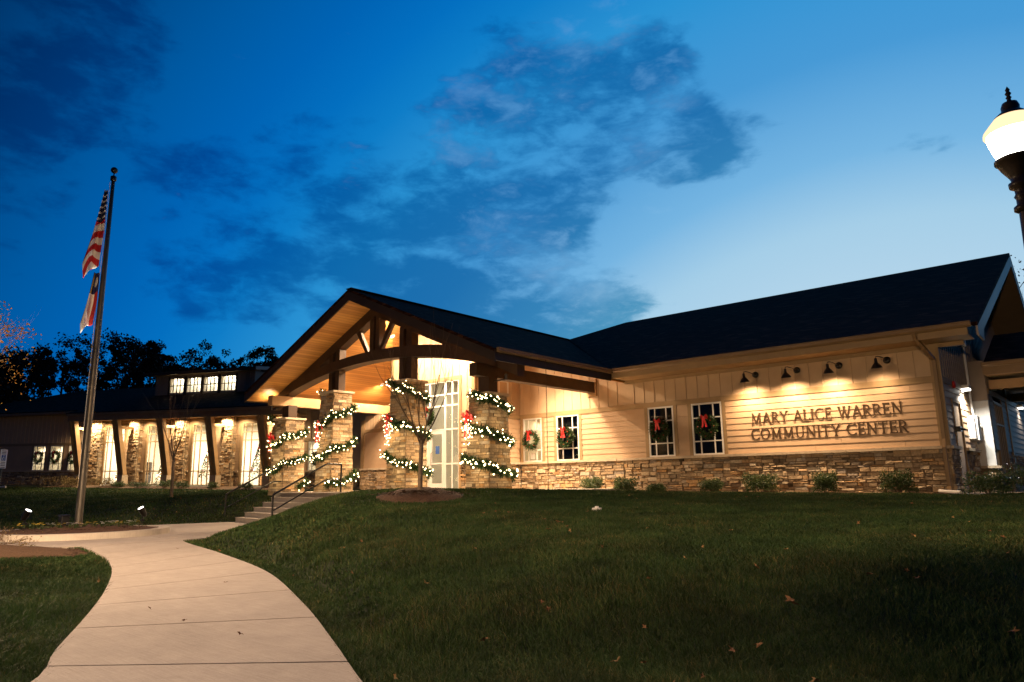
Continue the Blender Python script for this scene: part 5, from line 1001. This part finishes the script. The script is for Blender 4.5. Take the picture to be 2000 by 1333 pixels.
for s, out, rx, rz_, mt, lb in [(21.6, 1.5, 1.0, .40, 'dry_leaf', 'dry tan grass clump under the third small wing window'), (20.0, 1.7, .5, .35, 'dry_leaf', 'dry tan grass clump at the foot of the first strut'), (17.6, 1.5, .8, .30, 'dry_leaf', 'low straw colored shrub below the leftmost tall window'), (16.0, 1.6, .35, .2, 'shrub_leaf', 'small green shrub at the second strut footing'), (14.2, 1.7, .7, .22, 'shrub_leaf', 'spreading juniper below the second tall window'), (12.2, 1.7, .45, .28, 'shrub_leaf', 'green shrub at the foot of the third strut'), (11.0, 1.7, .5, .22, 'shrub_leaf', 'low shrub below the third tall window'), (8.6, 1.7, .3, .2, 'shrub_leaf', 'tiny shrub between the third and fourth tall windows'), (6.2, 1.7, .4, .2, 'shrub_leaf', 'low shrub below the rightmost tall window')]:
    q = wing_pt(s, out, 0); shrub((q.x, q.y, gh(q.x, q.y)), rx, rz_, lb, 300, mt, .08)
shrub((-24.6, 17.6, SLAB), .40, .30, 'dark evergreen shrub between the two left porch columns', 420, 'needle', .07); shrub((-24.2, 21.3, SLAB), .35, .50, 'dark upright evergreen against the recessed wall', 500, 'needle', .07)
# twiggy dry shrubs in the left bed
def twigs(p, R, H, label, n=46):
    o = thing('dry_shrub', label, 'shrub', p, group='bare shrubs in the left bed'); mb = MB(); lf = MB(); tips = []
    for k in range(n//4): a = rnd.uniform(0, 2*PI); branchy(mb, Vector(p)-Vector((0, 0, .04)), (math.cos(a)*R, math.sin(a)*R, H*rnd.uniform(.5, 1)), H*rnd.uniform(.5, .8), .008, 2, tips, .6, .1, 3, (2, 3))
    for t_ in tips:
        if rnd.random() < .6: lf.leaf(t_+Vector((rnd.gauss(0, .02), rnd.gauss(0, .02), rnd.gauss(0, .02))), rnd.uniform(.03, .06), .6)
    obj('twigs', mb, 'twig', o); obj('leaves', lf, 'dry_leaf', o)
for (x, y, R, H, lb) in [(-20.3, 5.35, 1.2, .50, 'bare twiggy shrub nearest the flag bed in the left mulch'), (-21.4, 5.2, 1.3, .75, 'bare twiggy shrub at the left edge of the picture'), (-18.7, 5.3, 1.0, .32, 'low dry shrub at the tip of the left mulch bed')]: twigs((x, y, gh(x, y)+.05), R, H, lb)
def tree(base, H, crown_r, crown_h, label, nleaf, leaf, mat, bark, cat='tree', group=None, seed=0, trunk=.3, density=1.0, clumps=26, name='tree', sub=3):
    global rnd
    keep = rnd; rnd = random.Random(seed); b = Vector(base); o = thing(name, label, cat, b, group=group); mb = MB(); tips = []; t0 = b+Vector((0, 0, H-crown_h))
    mb.tube([b-Vector((0, 0, .4)), b.lerp(t0, .5)+Vector((rnd.gauss(0, .15), 0, 0)), t0, b+Vector((0, 0, H*.8))], [trunk, trunk*.8, trunk*.6, trunk*.2], 9)
    for k in range(9):
        a = rnd.uniform(0, 2*PI); f = rnd.random(); p = t0.lerp(b+Vector((0, 0, H*.8)), f)
        branchy(mb, p, (math.cos(a), math.sin(a), rnd.uniform(.3, 1.1)), crown_r*rnd.uniform(.6, .9)*(1-.4*f), trunk*.3*(1-.5*f), sub-1, tips, .6, .2, 4, (2, 4))
    obj('trunk', mb, bark, o); lf = MB(); cl_ = []
    for k in range(clumps):
        a = rnd.uniform(0, 2*PI); el = rnd.uniform(-.5, 1.4); f = rnd.uniform(.45, 1); cl_.append((b+Vector((math.cos(a)*math.cos(el)*crown_r*f, math.sin(a)*math.cos(el)*crown_r*f, H-crown_h*.55+math.sin(el)*crown_h*.5*f)), crown_r*rnd.uniform(.14, .34)))
    cl_ += [(t_, crown_r*.12) for t_ in rnd.sample(tips, min(len(tips), clumps))]
    for k in range(nleaf):
        c, r = rnd.choice(cl_); v = Vector((rnd.gauss(0, 1), rnd.gauss(0, 1), rnd.gauss(0, .75))); v = v.normalized()*r*rnd.random()**.4; lf.leaf(c+v, leaf*rnd.uniform(.6, 1.4), .6)
    obj('crown', lf, mat, o); rnd = keep
def vp(px, d):      # ground position d metres out in the compass direction of the picture column px
    l = (px-1000)/1404*d; return (-.6545*d+.756*l, .756*d+.6545*l)
TL = [(-15, 62, 690, 3.2, 'dark tree at the far left behind the wing'), (45, 66, 676, 3.0, 'dark round tree just right of the orange foliage'), (112, 72, 655, 3.2, 'tall thin-crowned tree left of the flagpole'), (168, 76, 662, 2.8, 'tall open tree right behind the flagpole'), (235, 70, 647, 3.2, 'tallest dark broad tree right of the flagpole'), (285, 74, 664, 2.8, 'dark tree right of the tallest tree'), (332, 80, 690, 2.4, 'small dark tree above the left end of the dormer'), (378, 82, 674, 3.2, 'broad dark tree above the dormer windows'), (438, 88, 680, 2.4, 'narrow tree above the right dormer windows'), (470, 92, 690, 2.2, 'thin airy tree at the right end of the dormer'), (508, 88, 672, 2.6, 'round topped tree beside the porch gable'), (545, 90, 688, 2.2, 'dark tree half hidden by the porch gable')]
for i, (px, d, yt, cr, lb) in enumerate(TL):
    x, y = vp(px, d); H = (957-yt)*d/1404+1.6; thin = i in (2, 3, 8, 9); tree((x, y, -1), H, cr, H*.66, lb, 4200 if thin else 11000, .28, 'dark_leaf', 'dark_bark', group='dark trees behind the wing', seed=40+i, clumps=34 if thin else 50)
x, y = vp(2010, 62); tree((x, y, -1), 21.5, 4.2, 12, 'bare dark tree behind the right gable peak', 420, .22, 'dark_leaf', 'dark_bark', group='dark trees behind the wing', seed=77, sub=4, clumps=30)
x, y = vp(-85, 15.5); tree((x, y, gh(x, y)), 5.6, 1.45, 3.6, 'orange leaved tree lit by the assumed lamp at the left edge', 2000, .055, 'autumn_leaf', 'bark', seed=91, trunk=.07, clumps=70, name='autumn_tree', sub=3)
# christmas trees inside the wing
XT = ['lit christmas tree inside the leftmost tall window', 'lit christmas tree inside the second tall window', 'tall lit christmas tree inside the third tall window', 'lit christmas tree with red bows inside the rightmost tall window']
for i, (s, out, H) in enumerate([(18.85, -1.1, 2.0), (15.2, -1.1, 2.2), (11.5, -1.1, 2.9), (7.6, -1.0, 2.8)]):
    b = wing_pt(s, out, 0); o = thing('christmas_tree', XT[i], 'christmas tree', b, group='christmas trees inside the wing'); lf, bu, bd = MB(), MB(), MB()
    for k in range(1500):
        f = rnd.random()**.7; a = rnd.uniform(0, 2*PI); r = (.62*H/2.6)*(1-f)+.02; lf.leaf(b+Vector((math.cos(a)*r, math.sin(a)*r, .3+f*(H-.3))), .12, .4)
    for k in range(90):
        f = rnd.random()**.8; a = rnd.uniform(0, 2*PI); r = (.64*H/2.6)*(1-f)+.03; (bu if k % 3 else bd).ico(b+Vector((math.cos(a)*r, math.sin(a)*r, .3+f*(H-.3))), .022 if k % 3 else .05, 1)
    t_ = MB(); t_.tube([b, b+Vector((0, 0, H*.9))], [.05, .02], 8); obj('trunk', t_, 'bark', o); obj('foliage', lf, 'needle', o); obj('light_string', bu, 'tree_light', o, kind='stuff'); obj('bauble', bd, 'red_plastic', o)
FL = [('armchair', 'dark chair inside the leftmost tall window', 'chair', 18.4, -2.2), ('console_table', 'small wooden console table inside the second tall window', 'table', 15.2, -4.6), ('console_table', 'wooden console table with lamp inside the rightmost tall window', 'table', 7.6, -4.4)]
for nm, lb, ct, s, out in FL:
    b = wing_pt(s, out, 0); o = thing(nm, lb, ct, b); mb = MB(WG)
    if nm == 'armchair': mb.box(s-.35, s+.35, out-.35, out+.35, .18, .46); mb.box(s-.42, s-.30, out-.35, out+.35, .1, .64); mb.box(s+.30, s+.42, out-.35, out+.35, .1, .64); obj('seat', mb, 'furniture', o, bevel=.03); m2 = MB(WG); m2.box(s-.36, s+.36, out-.45, out-.3, .2, 1.5); obj('backrest', m2, 'furniture', o, bevel=.03)
    else:
        mb.box(s-.6, s+.6, out-.22, out+.22, .78, .83); obj('tabletop', mb, 'frame_wood', o)
        for sx_ in (-1, 1):
            for sy in (-1, 1): m2 = MB(WG); m2.box(s+sx_*.54-.03, s+sx_*.54+.03, out+sy*.17-.03, out+sy*.17+.03, 0, .78); obj('leg', m2, 'frame_wood', o)

# ------------------------------------------------------------------ fallen leaves
LV = []
for v in range(3):
    n = 15; pts = [(0, 0, .006)]
    for k in range(n):
        a = 2*PI*k/n; r = (.5 if k % 3 == 0 else .24)*(1+.2*math.sin(k*2.3+v)); pts.append((r*math.cos(a)*1.25, r*math.sin(a), .10*math.sin(2*a+v)+.12*abs(math.cos(a))))
    me = bpy.data.meshes.new('fallen_leaf'); me.from_pydata(pts, [], [(0, 1+k, 1+(k+1) % n) for k in range(n)]); a_ = me.attributes.new('rnd', 'FLOAT', 'FACE'); a_.data.foreach_set('value', [(.15, .5, .9)[v]]*n); me.materials.append(MATS['fallen_leaf']); me.update(); LV.append(me)
LP = []; tries = 0
lr = random.Random(3)
while len(LP) < 120 and tries < 6000:
    tries += 1; m = lr.random()
    if m < .42: i = lr.randint(4, len(PRs)-3); p = PRs[i]; nr = (PRs[i+1]-PRs[i-1]).normalized(); p = p+Vector((nr.y, -nr.x, 0))*-abs(lr.gauss(.05, 1.0)); x, y = p.x, p.y
    elif m < .66: x, y = lr.uniform(-31, -26.4), lr.uniform(11, 16)
    else: l = lr.uniform(-.55, .72); d = 4.6+13*lr.random()**1.4; x, y = -.6545*d+.756*l*d, .756*d+.6545*l*d
    if not blocked(np.array([[x, y]]))[0]: LP.append((x, y))
LZ = ground_at(np.array(LP))-.01
LN = ['dark brown fallen leaf lying in the grass', 'tan fallen leaf lying in the grass', 'pale yellow fallen leaf lying in the grass']
def leafobj(x, y, z, v, s, label, group='fallen leaves on the lawn'):
    o = bpy.data.objects.new('fallen_leaf', LV[v]); COL.objects.link(o); o.location = (x, y, z); o.rotation_euler = (lr.gauss(0, .5), lr.gauss(0, .5), lr.uniform(0, 6.28)); o.scale = (s,)*3; tag(o, label, 'leaf', group)
for (x, y), z in zip(LP, LZ):
    v = lr.randint(0, 2); leafobj(x, y, z+.05+.02*lr.random(), v, lr.uniform(.035, .075), LN[v], ['brown', 'tan', 'yellow'][v]+' leaves in the grass')
for px, d, v, s, lb in [(1510, 6.0, 1, .13, 'large tan oak leaf standing out in the dark grass')]:
    x, y = vp(px, d); leafobj(x, y, gh(x, y)+.07, v, s, lb)
for i, (x, y) in enumerate([(-7.9, 3.4), (-6.9, 3.3), (-13.9, 5.0), (-9.2, 4.9), (-5.9, 3.3), (-15.2, 7.0)]): leafobj(x, y, -1.185, 0, .05, 'small brown leaf lying on the concrete path', 'leaves on the path')

# ------------------------------------------------------------------ grass
gr = np.random.default_rng(5)
def blades(N, r0, r1, ex):
    u = gr.random(N); r = (r0**(ex)+u*(r1**ex-r0**ex))**(1/ex); a = gr.uniform(-.80, .88, N); d = r*np.cos(a); l = r*np.sin(a)
    P_ = np.stack([-.6545*d+.756*l, .756*d+.6545*l], 1); P_ = P_[~blocked(P_)]; return P_, np.hypot(P_[:, 0], P_[:, 1])
Pg, rg = blades(1250000, 3.0, 62, .32)
zg = ground_at(Pg); nb = len(Pg); hgt = gr.uniform(.028, .062, nb)*(1+.25*np.sin(Pg[:, 0]*2.3)*np.sin(Pg[:, 1]*1.9)); wid = .0019*np.maximum(1, rg/4.5)*gr.uniform(.7, 1.4, nb); az = gr.uniform(0, 2*np.pi, nb); ln = gr.normal(0, .035, (nb, 2))
clump = .5+.5*np.sin(Pg[:, 0]*1.1+2*np.sin(Pg[:, 1]*.7))*np.sin(Pg[:, 1]*1.3+1.5*np.sin(Pg[:, 0]*.9))
bx = np.cos(az)*wid; by = np.sin(az)*wid; V = np.empty((nb, 5, 3))
V[:, 0] = np.stack([Pg[:, 0]-bx, Pg[:, 1]-by, zg-.015], 1); V[:, 1] = np.stack([Pg[:, 0]+bx, Pg[:, 1]+by, zg-.015], 1)
V[:, 2] = np.stack([Pg[:, 0]+bx*.75+ln[:, 0]*.45, Pg[:, 1]+by*.75+ln[:, 1]*.45, zg+hgt*.6], 1); V[:, 3] = np.stack([Pg[:, 0]-bx*.75+ln[:, 0]*.45, Pg[:, 1]-by*.75+ln[:, 1]*.45, zg+hgt*.6], 1); V[:, 4] = np.stack([Pg[:, 0]+ln[:, 0]*1.2, Pg[:, 1]+ln[:, 1]*1.2, zg+hgt], 1)
me = bpy.data.meshes.new('grass'); me.vertices.add(nb*5); me.vertices.foreach_set('co', V.ravel()); me.loops.add(nb*7); me.polygons.add(nb*2)
base = np.arange(nb)*5; li = np.stack([base, base+1, base+2, base+3, base+3, base+2, base+4], 1).astype(np.int32); me.loops.foreach_set('vertex_index', li.ravel())
ls = np.stack([np.arange(nb)*7, np.arange(nb)*7+4], 1).astype(np.int32); me.polygons.foreach_set('loop_start', ls.ravel())
me.update(calc_edges=True); at_ = me.attributes.new('rnd', 'FLOAT', 'FACE'); at_.data.foreach_set('value', np.repeat(np.clip(gr.random(nb)*.62+.38*(.55*clump+.45*(.5+.5*np.sin(Pg[:, 0]*4.3+3*np.sin(Pg[:, 1]*2.9))*np.sin(Pg[:, 1]*5.1+2*np.sin(Pg[:, 0]*3.7))))+gr.normal(0, .06, nb), 0, 1), 2).astype(np.float32)); me.materials.append(MATS['grass_blade']); me.validate()
go = bpy.data.objects.new('grass', me); COL.objects.link(go); go['kind'] = 'stuff'; tag(go, 'short dark green lawn grass', 'grass')
